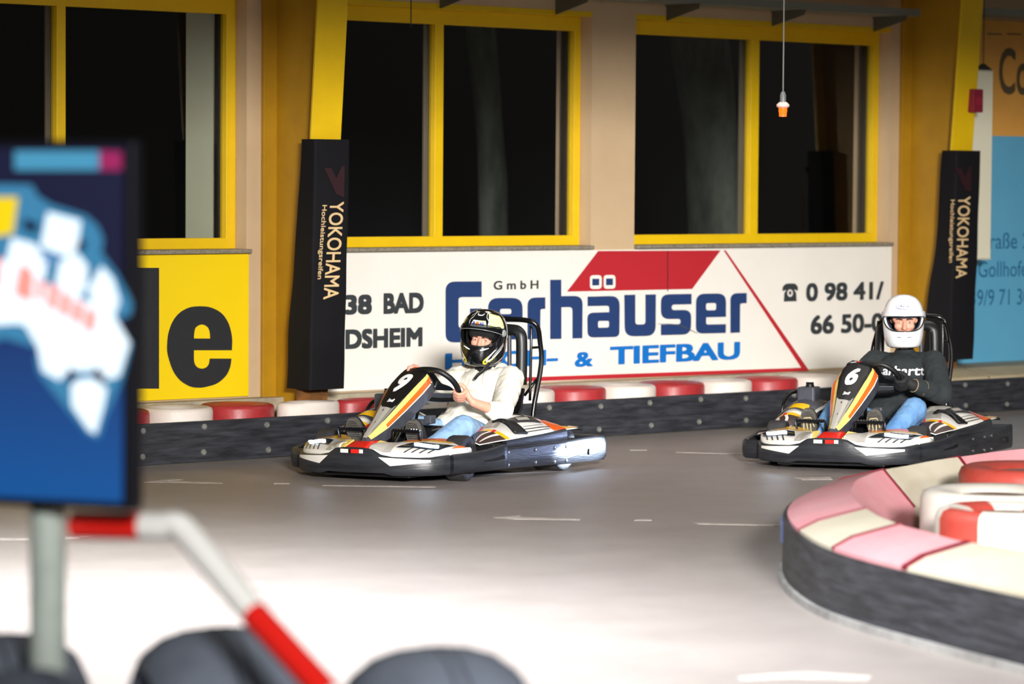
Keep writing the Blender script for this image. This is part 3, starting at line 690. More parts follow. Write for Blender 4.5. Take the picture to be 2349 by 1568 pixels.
    col('red_tip', KR, [[(-.15, .985), (.35, .985), (.33, 1), (-.15, 1)]], .005); col('white_tip', KW, [[(-.75, .985), (-.2, .985), (-.2, 1), (-.7, 1)]], .005)
    def on_f(u0, u1, v0, v1, off=.0065):
        def f(a, c):
            u = u0+(u1-u0)*a; v = v0+(v1-v0)*c; e = 1e-3
            n_ = (fa(u+e, v)-fa(u, v)).cross(fa(u, v+e)-fa(u, v)).normalized()
            return fa(u, v)+n_*off
        return f
    W_ = mat('number_white', (250, 250, 250), .4)
    text('start_number', num, W_, fo, on_f(-.30, .26, .62, .875), .045, .16)
    text('signature', 'Sodi', W_, fo, on_f(-.20, .22, .49, .53), .03, .3)
    for v in (.22, .38):
        b = MB(); patch(b, fa, [(-.16, v), (-.08, v), (-.08, v+.022), (-.16, v+.022)], 2, .005); b.obj('small_mark', KD, fo, fix=False)
    # steering
    c = V((.085, .775, .522)); tx = V((1, 0, 0)); tu = V((0, -.66, .75)).normalized(); tn = tx.cross(tu)
    rim_ = []
    for k in range(40):
        a = 2*pi*k/40-.12; x_, y_ = .152*cos(a), .148*sin(a)
        if y_ < -.098: y_ = -.098-.25*(-y_-.098)
        if y_ > .128: y_ = .128+.5*(y_-.128)
        rim_.append(c+tx*x_+tu*y_)
    b = MB(); b.tube(rim_, .0175, 12, closed=True); so = b.obj('steering_wheel', KD, t, smooth=180)
    b = MB(); b.prism([fillet([(-.12, -.03), (.12, -.03), (.1, .0), (.05, .02), (.03, .12), (-.03, .12), (-.05, .02), (-.1, .0)], .012)], frame(c-tn*.004, tx, tu), .008); b.obj('spokes', KD, so)
    b = MB(); b.prism([fillet([(-.105, -.098), (.105, -.098), (.11, -.06), (-.11, -.06)], .012)], frame(c-tn*.003, tx, tu), .008); b.obj('lower_spoke', KS, so)
    b = MB(); b.tube([c, (.03, .50, .30), (.02, .42, .20)], .014, 10); b.obj('steering_column', METAL, t, smooth=60)
    b = MB(); b.tube([(-.02, .66, .47), (-.02, .55, .30), (-.05, .42, .15)], .010, 8); b.tube([(.06, .66, .47), (.08, .55, .30), (.12, .42, .15)], .010, 8); b.obj('column_support', KT, t, smooth=60)
    b = MB(); b.box((.155, .60, .335), (.05, .06, .05)); b.box((.10, .60, .32), (.10, .05, .03)); b.obj('control_box', KS, t, bevel=.006, weld=False)
    # floor tray, fuel tank, pedals
    b = MB(); b.span((-.34, .08, .032), (.34, 1.25, .045)); b.obj('floor_tray', KD, t, bevel=.004)
    b = MB()
    for s in (1, -1): b.tube([(s*.25, .10, .07), (s*.34, .5, .07), (s*.36, 1.1, .07), (s*.36, 1.66, .08)], .016, 8, sm=3)
    b.obj('chassis_rail', KT, t, smooth=60, weld=False)
    b = MB(); b.loft([[V((.05+x, y, z)) for x, z in fillet([(-w_, .05), (w_, .05), (w_*.9, h), (-w_*.9, h)], .05, 4)] for y, w_, h in ((.44, .10, .16), (.50, .17, .27), (.60, .20, .30), (.74, .19, .29), (.80, .15, .2))]); b.obj('fuel_tank', mat('fuel_tank_black', (16, 17, 20), .2), t, smooth=50)
    for s, off in ((1, .02), (-1, -.02)):
        p = V((s*.19, .285, .285))
        b = MB(); b.tube([(s*.10, .285, .29), (s*.285, .285, .288)], .009, 8); b.span((s*.11, .276, .278), (s*.28, .292, .296)); b.tube([(s*.10, .285, .29), (s*.09, .29, .2), (s*.10, .33, .07)], .009, 8); b.tube([(s*.285, .285, .288), (s*.28, .30, .2), (s*.24, .33, .07)], .008, 8)
        po = b.obj('pedal', KT, t, smooth=50, weld=False)
        for k in range(9):
            b = MB(); b.box((s*(.12+.018*k), .275, .299), (.007, .008, .006)); b.obj('grip_tooth', METAL, po)
    # seat, head-restraint and roll hoop
    rings = []
    for k in range(17):
        q = k/16; a = lerp([(0, 0), (.4, .1), (.6, .7), (1, 1.18)], q)
        y = lerp([(0, .86), (.45, 1.22), (.62, 1.36), (1, 1.47)], q); z = lerp([(0, .11), (.45, .085), (.62, .14), (1, .47)], q)
        d = V((0, cos(a+1.35), sin(a+1.35))) if False else V((0, -sin(a), cos(a)))
        wd = lerp([(0, .19), (.5, .2), (.8, .225), (1, .17)], q); hh = lerp([(0, .03), (.35, .15), (.62, .19), (.85, .10), (1, .02)], q)
        row = [V((.11+wd*1.14*sx, y, z))+d*hh*abs(sx)**3 for sx in [i/8-1 for i in range(17)]]
        rings.append(row)
    b = MB(); b.loft(rings, closed=False); b.obj('seat', mat('seat_black', (15, 15, 17), .5), t, smooth=180, solid=.012, off=0)
    HX = .085
    b = MB(); b.tube([(HX+.085, 1.50, .48), (HX+.085, 1.50, .83)], .014, 8); b.obj('restraint_bar', KS, t, smooth=60)
    b = MB(); U = [(HX-.185, 1.47, .50), (HX-.185, 1.48, .76), (HX-.165, 1.48, .82), (HX-.1, 1.48, .838), (HX+.1, 1.48, .838), (HX+.165, 1.48, .82), (HX+.185, 1.48, .76), (HX+.185, 1.47, .50)]
    b.tube(U, .027, 10, sm=4, sq=(1, 1.35)); b.obj('head_restraint', mat('restraint_pad', (22, 23, 25), .4), t, smooth=180)
    b = MB(); U = [(.335, 1.49, .10), (.337, 1.50, .33), (.352, 1.575, .62), (.330, 1.60, .76), (.300, 1.62, .85), (.25, 1.60, .888), (.10, 1.58, .898)]
    b.tube(smoothpath(U, 5)+[V((2*HX-p.x, p.y, p.z)) for p in smoothpath(U, 5)[::-1]], .016, 10); ho = b.obj('roll_hoop', KT, t, smooth=180)
    for s in (1, -1):
        b = MB(); b.tube([(HX+s*.215, 1.545, .86), (HX+s*.222, 1.53, .72), (HX+s*.218, 1.52, .40)], .009, 8, sm=4); b.obj('stay', KT, ho, smooth=180)
        b = MB(); b.tube([(HX+s*.22, 1.535, .725), (HX+s*.228, 1.60, .725)], .008, 8); b.obj('cross_bar', KT, ho, smooth=180)
        b = MB(); b.tube([(HX+s*.262, 1.56, .55), (HX+s*.19, 1.50, .43)], .009, 8); b.obj('brace', KT, ho, smooth=180)
    # side covers
    for s in (1, -1):
        def cv(u, v):    # u inner..outer, v front..rear
            y = .55+.90*v
            xi = lerp([(0, .50), (.15, .40), (.5, .335), (1, .34)], v); xo = lerp([(0, .53), (.2, .60), (.55, .66), (1, .69)], v)
            zi = lerp([(0, .21), (.25, .255), (.45, .305), (.62, .338), (.8, .325), (1, .265)], v); zo = lerp([(0, .2), (.15, .215), (.65, .243), (1, .25)], v)
            x = xi+(xo-xi)*u; z = zi+(zo-zi)*u+(.045 if s > 0 else .085)*sin(pi*u)*sin(pi*min(v*1.05, 1))
            return V((s*x, y, z))
        b = MB(); b.grid(cv, 14, 30); co = b.obj('side_cover', KW, t, smooth=180, solid=.004)
        def st(name, m, qs, off=.003):
            for q in qs: b = MB(); patch(b, cv, q, 8, off+.002); b.obj(name, m, co, smooth=180, fix=False)
        st('dark_sticker', mat('cover_dark', (70, 50, 48), .4), [[(0, 0), (1, 0), (1, .2), (0, .22)]])
        st('white_line', KW, [[(.1, .02), (.2, .02), (.55, .2), (.45, .2)], [(.55, .02), (.65, .02), (.8, .2), (.7, .2)]], .005)
        st('yellow_sticker', KY, [[(.62, .2), (1, .2), (1, .24), (.62, .24)], [(.1, .88), (1, .84), (1, 1), (.1, 1)], [(.1, .22), (.5, .2), (.5, .24), (.1, .26)]], .004)
        st('orange_sticker', KO, [[(.66, .72), (1, .70), (1, .84), (.6, .88)]], .004); st('red_sticker', KR, [[(.0, .22), (.1, .22), (.1, .3), (.0, .34)], [(.5, .2), (.6, .2), (.6, .24), (.5, .24)]], .005)
        st('grey_sticker', KG, [[(.05, .3), (.5, .28), (.4, .42), (.05, .45)], [(.1, .66), (.5, .64), (.45, .84), (.1, .86)]], .004)
        if s < 0: st('engine_cover_panel', KS, [[(.05, .3), (.95, .3), (.95, .8), (.05, .8)]], .006); st('yellow_flash', KY, [[(.1, .34), (.55, .30), (.5, .38), (.2, .42)], [(.1, .66), (.9, .62), (.9, .78), (.2, .8)]], .009); continue
        st('black_sticker', KL, [[(.42, .45), (.62, .43), (.78, .68), (.52, .70)]], .005); st('white_bar', KG, [[(.50, .52), (.60, .50), (.66, .60), (.56, .62)]], .007)
        st('dark_stripe', KL, [[(.84, .44), (.86, .44), (.90, .70), (.88, .70)], [(.91, .44), (.93, .44), (.95, .68), (.935, .68)], [(.78, .46), (.79, .46), (.83, .66), (.82, .66)]], .005)
        b = MB(); b.grid(lambda u, v: cv(.30+.68*u, .31+.12*v)+V((0, 0, .008+.05*sin(pi*min(max(u*1.1, .12), 1)*.9)**.6*(1-v*.75))), 12, 6); b.obj('black_scoop', KD, co, smooth=180, solid=.012)
        b = MB(); b.grid(lambda u, v: cv(.05+.98*u, .98+.05*v)+V((0, 0, .004-.012*v)), 10, 3); b.obj('black_edge', KD, co, smooth=180, solid=.01)
    # engine on the driver's right
    b = MB(); b.span((-.52, .98, .05), (-.34, 1.26, .30)); e_ = b.obj('engine', KS, t, bevel=.02)
    b = MB(); b.span((-.52, 1.02, .345), (-.40, 1.16, .45)); b.obj('air_box', KS, e_, bevel=.015, seg=3)
    b = MB(); b.lathe([(.0001, .47), (.025, .468), (.03, .445)], 16, M.Translation((-.45, 1.08, 0))); b.tube([(-.475, 1.08, .474), (-.425, 1.08, .474)], .006, 6); b.obj('cap', KD, e_, smooth=50, weld=False)
    b = MB(); b.tube([(-.66, 1.12, .2), (-.65, 1.14, .33), (-.62, 1.22, .40), (-.56, 1.4, .40)], .012, 8, sm=5); b.obj('guard_tube', KT, t, smooth=180)
    # axle and wheels
    b = MB(); b.tube([(-.5, 1.36, .14), (.5, 1.36, .14)], .02, 12); b.tube([(-.46, .45, .13), (.46, .45, .13)], .012, 8); b.obj('axle', METAL, t, smooth=60, weld=False)
    for s in (1, -1):
        wheel(t, s*.455, .45, .134, .125, radians(9)); wheel(t, s*.545, 1.36, .142, .2)
    return t
KART9 = ((-2.6497, -2.2492, .0), radians(-71.676)); KART6 = ((.0911, -3.4192, .0), radians(-64.052))
k9 = kart('9', *KART9, 'black and orange go-kart with white number nine')
k6 = kart('6', *KART6, 'black and orange go-kart with white number six')
# ---------------------------------------------------------------- drivers (in their kart's own axes)
SKIN = mat('skin', (232, 168, 142), .5, var=.3, vs=30, col2=(214, 138, 116))
LIP = mat('lips', (196, 110, 100), .5); EYEW = mat('eye_white', (206, 196, 190), .2); IRIS = mat('eye_iris', (52, 34, 26), .15); BROW = mat('eyebrow', (70, 44, 32), .8)  # eye white darkened, shade under the helmet put into its colour
JEANL = mat('light_denim', (150, 186, 222), .85, var=.6, vs=6, col2=(118, 156, 200), bump=.3, bs=200)
JEANM = mat('mid_denim', (84, 132, 184), .85, var=.7, vs=5, col2=(130, 172, 214), bump=.3, bs=200)
HOOD = mat('cream_cotton', (238, 234, 222), .9, var=.25, vs=5, col2=(222, 216, 200), bump=.15, bs=150)
SWEAT = mat('black_cotton', (40, 46, 49), .9, var=.4, vs=8, col2=(28, 32, 35), bump=.2, bs=160)
KNIT = mat('black_balaclava', (14, 14, 16), .9)
SOLE = mat('shoe_sole', (92, 88, 80), .8, var=.6, vs=40, col2=(58, 56, 52)); SHOE = mat('shoe_upper', (30, 30, 34), .7); TREAD = mat('shoe_tread', (196, 178, 128), .7)
HPROF = [(0, .086, .112, .092, -.165), (.02, .105, .145, .115, -.166), (.10, .119, .170, .140, -.145), (.22, .129, .180, .158, -.105), (.34, .134, .178, .168, -.06), (.46, .137, .171, .174, -.012), (.58, .136, .162, .172, .036),
         (.68, .129, .148, .160, .078), (.78, .113, .124, .138, .116), (.87, .088, .094, .104, .146), (.94, .057, .060, .066, .163), (.98, .028, .029, .032, .170), (1, .002, .002, .002, .1715)]
def helmet_surf(k=1.0, hz=1.0):
    tabs = [[(p[0], p[i]) for p in HPROF] for i in (1, 2, 3, 4)]
    def g(tab, t):
        # smooth interpolation
        for i in range(len(tab)-1):
            if t <= tab[i+1][0]: break
        a, b = tab[i], tab[i+1]; p0 = tab[max(i-1, 0)]; p3 = tab[min(i+2, len(tab)-1)]
        h = b[0]-a[0]; q = (t-a[0])/h
        m0 = (b[1]-p0[1])/(b[0]-p0[0])*h; m1 = (p3[1]-a[1])/(p3[0]-a[0])*h
        return (2*q**3-3*q*q+1)*a[1]+(q**3-2*q*q+q)*m0+(-2*q**3+3*q*q)*b[1]+(q**3-q*q)*m1
    def S_(az, t, off=0):
        w_, df, db, z = [g(tab, t) for tab in tabs]
        c_, s_ = cos(az), sin(az); d = df if c_ > 0 else db
        e = .92
        x = (w_+off)*math.copysign(abs(s_)**e, s_); y = -(d+off)*math.copysign(abs(c_)**e, c_)
        return V((x*k, y*k, z*hz*k+off*.6*(t-.4)))
    return S_
def helmet(par, Hm, base, port, k, hz, inner):
    S_ = helmet_surf(k, hz); N = 96
    lo_, hi_, wd = port
    def edge(az, top):
        q = min(abs(az)/wd, 1); mid = hi_-.05
        return (hi_ if q < .8 else hi_+(mid-hi_)*((q-.8)/.2)**2) if top else lo_+(mid-lo_)*q**3.2
    h = thing('helmet', None, None); h.parent = par; h.matrix_local = Hm
    b = MB(); az = lambda u: -pi+2*pi*u
    b.grid(lambda u, v: S_(az(u), v*edge(az(u), 0)), N, 22, cu=True); b.grid(lambda u, v: S_(az(u), edge(az(u), 1)+(1-edge(az(u), 1))*v), N, 26, cu=True)
    sh = b.obj('shell', base, h, smooth=180, solid=.018)
    b = MB(); b.tube([S_(-wd*.99+2*wd*.99*i/40, edge(-wd*.99+2*wd*.99*i/40, 0), .001) for i in range(41)]+[S_(wd*.99-2*wd*.99*i/40, edge(wd*.99-2*wd*.99*i/40, 1), .001) for i in range(1, 40)], .004, 6, closed=True); b.obj('port_seal', KD, h, smooth=180)
    # padded lining
    b = MB(); b.grid(lambda u, v: S_(az(u), .03+v*(edge(az(u), 0)-.03), -.03), N, 8, cu=True); b.grid(lambda u, v: S_(az(u), edge(az(u), 1)-.02+(1-edge(az(u), 1))*v, -.024), N, 8, cu=True); b.obj('lining', inner, h, smooth=180, weld=False)
    b = MB(); b.tube([S_(-pi+2*pi*i/48, .004, .001) for i in range(48)], .006, 6, closed=True); b.obj('bottom_trim', KD, h, smooth=180)
    return h, sh, S_
def dec(par, name, S_, m, quads, off=.0025, n=8):
    """painted shapes on the shell, quads of (azimuth degrees, height)"""
    for q in quads:
        b = MB()
        f = lambda a, c: S_(radians((q[0][0]*(1-a)+q[1][0]*a)*(1-c)+(q[3][0]*(1-a)+q[2][0]*a)*c), (q[0][1]*(1-a)+q[1][1]*a)*(1-c)+(q[3][1]*(1-a)+q[2][1]*a)*c, off)
        b.grid(f, n, n); o = b.obj(name, m, par, smooth=180, fix=False)
    return o
def ribbon(par, name, S_, m, pts, w0, off=.0025):
    """a painted line along (azimuth, height) points"""
    P = smoothpath([(p[0], p[1]*100, 0) for p in pts], 6); rings = []
    b = MB()
    for i, p in enumerate(P):
        t = (P[min(i+1, len(P)-1)]-P[max(i-1, 0)]).normalized(); q = i/(len(P)-1)
        w_ = w0*(1 if not hasattr(w0, '__len__') else 1) if not hasattr(w0, '__len__') else lerp(w0, q)
        n = V((-t.y, t.x, 0))*w_
        rings.append([S_(radians(p.x+n.x), (p.y+n.y)/100, off), S_(radians(p.x-n.x), (p.y-n.y)/100, off)])
    b.loft(rings, closed=False); return b.obj(name, m, par, smooth=180, fix=False)
WC = V((.085, .775, .522)); WX = V((1, 0, 0)); WU = V((0, -.66, .75)).normalized(); WN = WX.cross(WU)
def hand_prims(ang, wrist, side):
    """a hand closed round the steering wheel rim: palm outside, four fingers over the front, thumb along the back"""
    r = WX*cos(ang)+WU*sin(ang); P = WC+WX*.152*cos(ang)+WU*.148*sin(ang); t = (WU*cos(ang)-WX*sin(ang))*side; w_ = V(wrist); pr = []
    for i, (s, ln) in enumerate(((.033, .95), (.011, 1.06), (-.011, 1.0), (-.032, .85))):
        K = P+r*.040-WN*.016+t*s; A = P+r*.034+WN*(.014*ln)+t*s*1.02; B = P+r*.010+WN*.0325*ln+t*s*1.0; D = P-r*.020*ln+WN*.024+t*s*.95; E2 = P-r*.028*ln+WN*.004+t*s*.92
        pr += [('c', w_.lerp(K, .15), K, .017, .0125), ('c', K, A, .0128, .0112), ('c', A, B, .0112, .0104), ('c', B, D, .0104, .0094), ('c', D, E2, .0094, .0082)]
    b_ = w_.lerp(P+r*.04, .5)+t*.012
    T1 = P+r*.020-WN*.034+t*.040; T2 = P-r*.006-WN*.027+t*.058; T3 = P-r*.022-WN*.010+t*.066
    pr += [('c', w_, b_, .022, .018), ('c', b_, T1, .0165, .0135), ('c', T1, T2, .0125, .0115), ('c', T2, T3, .0112, .0092)]
    return pr
def shoe(par, heel, toe, tread):
    heel, toe = V(heel), V(toe); ax = (toe-heel); L_ = ax.length; ax.normalize(); x = V((1, 0, 0)); up_ = x.cross(ax).normalized()
    if up_.y < 0: up_ = -up_
    out = [(-.032, 0), (.032, 0), (.038, L_*.2), (.036, L_*.42), (.048, L_*.68), (.044, L_*.88), (.02, L_*1.0), (-.02, L_*1.0), (-.046, L_*.86), (-.05, L_*.66), (-.038, L_*.42), (-.038, L_*.2)]
    o2 = [(p.x, p.y) for p in smoothpath([(a, c, 0) for a, c in out], 4, True)]
    T = frame(heel, x, ax, up_)
    s = thing('shoe', None, None); s.parent = par
    b = MB(); b.prism([o2], T, .026); so = b.obj('sole', SOLE, s, smooth=40, bevel=.004)
    rings = []
    for h_, k, l0, l1 in ((.024, .98, 0, 1), (.05, .96, .0, .98), (.075, .86, .0, .86), (.095, .74, .01, .62), (.115, .62, .02, .42)):
        rings.append([T @ V((p[0]*k, (l0+(l1-l0)*p[1]/L_)*L_, h_)) for p in o2])
    b = MB(); b.loft(rings); b.obj('upper', SHOE, s, smooth=180)
    Z = frame(heel-up_*.0012, x, ax, up_)
    for q in range(9):
        y = L_*(.60+.042*q); b = MB(); wv = .040*(1-max(0, (q-6)*.16)); b.prism([[(-wv, y), (wv, y-.004), (wv, y), (-wv, y+.004)]], Z, 0); b.obj('tread_groove', SHOE, so, fix=False)
    if tread:
        for pl in ([(-.036, .55), (-.026, .80), (.018, .82), (.034, .60)], [(-.01, .42), (-.012, .70)], [(.008, .40), (.012, .68)], [(-.03, .2), (-.004, .44), (.026, .16)], [(-.022, .36), (-.028, .14)]):
            for a, c in zip(pl, pl[1:]):
                a = V((a[0], a[1]*L_)); c = V((c[0], c[1]*L_)); n = (c-a).normalized(); n = V((-n.y, n.x))*.0034
                b = MB(); b.prism([[tuple(a+n), tuple(a-n), tuple(c-n), tuple(c+n)]], frame(heel-up_*.0026, x, ax, up_), 0); b.obj('tread_line', TREAD, so, fix=False)
def head(par, Hm, gaze):
    """eyes and brows on the head"""
    for s in (1, -1):
        e = thing('eye', None, None); e.parent = par; e.matrix_local = Hm
        c = V((s*.034, -.0845, .004)); R_ = .0145
        b = MB(); b.ball(c, R_, 12); b.obj('eyeball', EYEW, e, smooth=180)
        g_ = V((gaze*.22, -1, .02)).normalized(); b = MB(); b.ball(c+g_*(R_-.0042), (.0062, .0052, .0062), 10); b.obj('iris', IRIS, e, smooth=180)
        for e0, e1, rr in ((13, 88, .0168), (-15, -88, .0162)):
            b = MB(); b.grid(lambda u, v: c+V((rr*cos(radians(e0*(1-.6*(2*u-1)**2)+(e1-e0)*v))*sin(radians(-95+190*u)), -rr*cos(radians(e0*(1-.6*(2*u-1)**2)+(e1-e0)*v))*cos(radians(-95+190*u)), rr*sin(radians(e0*(1-.6*(2*u-1)**2)+(e1-e0)*v)))), 16, 6); b.obj('eyelid', SKIN, e, smooth=180, solid=.0015)
        b = MB(); b.tube([(s*.013, -.1065, .0205), (s*.036, -.1075, .0265), (s*.055, -.096, .021)], (.0042, .0028), 8, sm=4); b.obj('eyebrow', BROW, e, smooth=180)
def head_prims(Hm):
    q = lambda *a: Hm @ V(a); R = Hm.to_3x3()
    return [('e', q(0, .01, .03), (.074, .095, .10), R), ('e', q(0, -.03, -.03), (.062, .072, .085), R), ('c', q(0, -.07, -.085), q(0, -.07, -.085), .024, .024), ('c', q(-.045, -.062, .026), q(.045, -.062, .026), .033, .033),
            ('c', q(0, -.098, .008), q(0, -.118, -.034), .010, .0145), ('c', q(-.011, -.106, -.036), q(.011, -.106, -.036), .010, .010), ('c', q(-.04, -.075, -.022), q(-.04, -.075, -.022), .027, .027), ('c', q(.04, -.075, -.022), q(.04, -.075, -.022), .027, .027),
            ('c', q(-.018, -.094, -.058), q(.018, -.094, -.058), .010, .010), ('c', q(-.074, .015, 0), q(-.078, .022, .012), .012, .014), ('c', q(.074, .015, 0), q(.078, .022, .012), .012, .014)]
def arm(sh, el, wr, r): return [('c', sh, el, r[0], r[1]), ('c', el, wr, r[1], r[2])]
def legs(hL, kL, aL, hR, kR, aR, r): return [('c', hL, kL, r[0], r[1]), ('c', kL, aL, r[1], r[2]), ('c', hR, kR, r[0], r[1]), ('c', kR, aR, r[1], r[2])]

def driver(K, label, hc, yaw, roll, pitch, sh, el, wrL, elR, wrR, angL, angR, knee, ankle, kneeR, ankleR, top, topname, jean, sleeve_end, gaze):
    t = thing('person', label, 'person', K[0], 0, 'kart drivers', (0, -.015, K[1]))
    Hm = M.Translation(hc) @ M.Rotation(yaw, 4, 'Z') @ M.Rotation(roll, 4, 'Y') @ M.Rotation(pitch, 4, 'X')
    Fm = M.Translation(V(hc)+V((0, .012, -.008))) @ M.Rotation(yaw, 4, 'Z') @ M.Rotation(roll, 4, 'Y') @ M.Rotation(pitch, 4, 'X')
    shR = (sh[0]-2*(sh[0]-.105), sh[1], sh[2]); nb = V((.105, sh[1]+.01, sh[2]+.04)); hL = (.195, 1.10, .19); hR = (.01, 1.10, .19)
    body = head_prims(Fm)+[('c', nb, Fm @ V((0, .02, -.06)), .058, .056), ('e', (.105, 1.27, sh[2]-.10), (.155, .095, .15), None), ('e', (.10, 1.16, .28), (.14, .10, .14), None), ('c', sh, shR, .05, .05)]
    body += arm(sh, el, wrL, (.045, .040, .027))+arm(shR, elR, wrR, (.045, .040, .027))+legs(hL, knee, ankle, hR, kneeR, ankleR, (.075, .052, .036))
    body += hand_prims(angL, wrL, 1)+hand_prims(angR, wrR, -1)
    organic('body', body, SKIN, t, .0055, 4)
    head(t, Fm, gaze)
    # top: torso, arms, hood or collar
    z = sh[2]
    P = [('e', (.105, 1.285, z-.10), (.185, .125, .165), None), ('e', (.105, 1.20, z-.20), (.185, .135, .14), None), ('e', (.10, 1.15, .285), (.19, .15, .115), None), ('c', sh, shR, .068, .068), ('c', nb+V((0, .02, -.03)), nb+V((0, .0, .012)), .085, .070)]
    if topname == 'hoodie':
        P += [('c', nb+V((-.07, .05, .0)), nb+V((.07, .05, .0)), .052, .052), ('c', nb+V((.085, .03, .012)), nb+V((.075, -.06, -.035)), .032, .026), ('c', nb+V((-.085, .03, .012)), nb+V((-.06, -.06, -.035)), .032, .026)]
        P += [('c', sh, el, .078, .066), ('c', el, V(el).lerp(V(wrL), sleeve_end), .066, .054), ('c', shR, elR, .078, .062), ('c', elR, V(elR).lerp(V(wrR), .8), .062, .045)]
        P += [('e', (.20, 1.07, .26), (.10, .10, .08), None), ('e', (.03, 1.06, .27), (.11, .10, .08), None)]
    else:
        P += [('c', sh, el, .082, .070), ('c', el, V(el).lerp(V(wrL), .9), .066, .046), ('c', shR, elR, .08, .066), ('c', elR, V(elR).lerp(V(wrR), .9), .064, .046)]
    torso = organic(topname, P, top, t, .0085, 5, .007, 11)
    organic('jeans', legs(hL, knee, ankle, hR, kneeR, ankleR, (.098, .076, .056))+[('e', (.10, 1.13, .20), (.185, .13, .10), None)], jean, t, .0085, 5, .005, 13)
    return t, Hm, torso, nb
# ---- driver of number nine
t, Hm, torso, nb = driver(KART9, 'person in cream hoodie, light jeans and black and yellow helmet driving kart nine', (.112, 1.295, .80), radians(14), radians(6), radians(8),
    (.285, 1.325, .545), (.395, 1.03, .355), (.305, .850, .425), (-.13, 1.02, .455), (-.085, .82, .565), -.42, 2.5, (.325, .70, .285), (.262, .40, .165), (-.13, .72, .285), (-.18, .42, .175), HOOD, 'hoodie', JEANL, .30, 1)
shoe(t, (.205, .372, .085), (.205, .318, .345), False); shoe(t, (-.20, .372, .085), (-.215, .318, .345), False)
HB = mat('helmet_black', (16, 17, 20), .12, coat=.6)
h, sh_, S_ = helmet(t, Hm, HB, (.412, .70, 1.30), .99, .98, KNIT)
HY = mat('helmet_pale_yellow', (244, 240, 178), .2, coat=.5); HW = mat('helmet_white', (240, 240, 238), .2, coat=.5); HV = mat('helmet_yellow', (226, 210, 60), .2, coat=.5); HS = mat('helmet_silver', (178, 182, 184), .25, metal=.3)
dec(h, 'pale_panel', S_, HY, [[(26, .71), (84, .66), (88, .86), (36, .95)], [(-88, .58), (-58, .62), (-52, .8), (-84, .82)]])
dec(h, 'white_panel', S_, HW, [[(96, .48), (120, .50), (118, .80), (98, .80)], [(-120, .5), (-96, .48), (-98, .8), (-118, .8)], [(20, .95), (60, .94), (50, .975), (14, .975)]], .003)
for s in (1, -1):
    ribbon(h, 'yellow_line', S_, HV, [(s*70, .33), (s*48, .20), (s*30, .125), (s*24, .15), (s*30, .215), (s*42, .29)], [(0, .5), (.45, 2.0), (.7, 2.2), (1, .6)])
    ribbon(h, 'white_line', S_, HW, [(s*76, .36), (s*54, .25), (s*37, .175), (s*32, .195), (s*40, .27), (s*54, .36)], [(0, .6), (.4, 1.6), (.7, 2.2), (1, 1.0)], .003)
    ribbon(h, 'silver_line', S_, HS, [(s*82, .42), (s*62, .32), (s*46, .24)], [(0, 3.5), (.6, 2.6), (1, .8)], .0022)
    ribbon(h, 'white_line', S_, HW, [(s*12, .36), (s*22, .375), (s*34, .395)], [(0, .8), (.5, 1.3), (1, .6)], .003)
    ribbon(h, 'white_line', S_, HW, [(s*26, .72), (s*30, .80), (s*24, .86), (s*30, .93), (s*44, .95)], .9, .0035)
    ribbon(h, 'white_line', S_, HW, [(s*100, .22), (s*82, .17), (s*60, .10)], [(0, .6), (.5, 1.2), (1, .4)], .003)
    ribbon(h, 'yellow_line', S_, HV, [(s*104, .30), (s*96, .45), (s*98, .6)], .8, .003)
ribbon(h, 'white_line', S_, HW, [(-16, .93), (-10, .895), (6, .895), (14, .93)], 1.0, .0035); ribbon(h, 'white_line', S_, HW, [(-36, .86), (-30, .93), (-20, .955)], 1.0, .0035)
pl = dec(h, 'badge', S_, mat('badge_white', (236, 236, 226), .3), [[(-22, .70), (24, .70), (20, .805), (-17, .805)]], .004)
def on_h(a0, a1, t0, t1, off=.006): return lambda u, v: S_(radians(a0+(a1-a0)*u), t0+(t1-t0)*v, off)
BB = mat('badge_blue', (24, 50, 170), .4)
text('badge_letter', 'B', BB, pl, on_h(-14, -8, .727, .78), .04); text('badge_letter', 'XS', BB, pl, on_h(3, 15, .727, .779), .03)
ribbon(pl, 'badge_letter', S_, mat('badge_orange', (250, 130, 20), .4), [(-2.5+3.4*cos(k*pi/10), .7535+.0175*sin(k*pi/10)) for k in range(22)], 1.25, .006)
ribbon(pl, 'badge_edge', S_, HV, [(17, .715), (18.5, .75), (16, .79), (5, .798)], .55, .007)
VIS = bpy.data.materials.new('smoked_visor'); VIS.use_nodes = True; nt = VIS.node_tree; nt.nodes.clear()
o_ = nt.nodes.new('ShaderNodeOutputMaterial'); mx = nt.nodes.new('ShaderNodeMixShader'); mx.inputs[0].default_value = .16
t_ = nt.nodes.new('ShaderNodeBsdfTransparent'); t_.inputs[0].default_value = (.7, .72, .74, 1); g_ = nt.nodes.new('ShaderNodeBsdfPrincipled'); g_.inputs['Base Color'].default_value = (.03, .03, .035, 1); g_.inputs['Roughness'].default_value = .08
for a_, c_ in ((t_.outputs[0], mx.inputs[1]), (g_.outputs[0], mx.inputs[2]), (mx.outputs[0], o_.inputs[0])): nt.links.new(a_, c_)
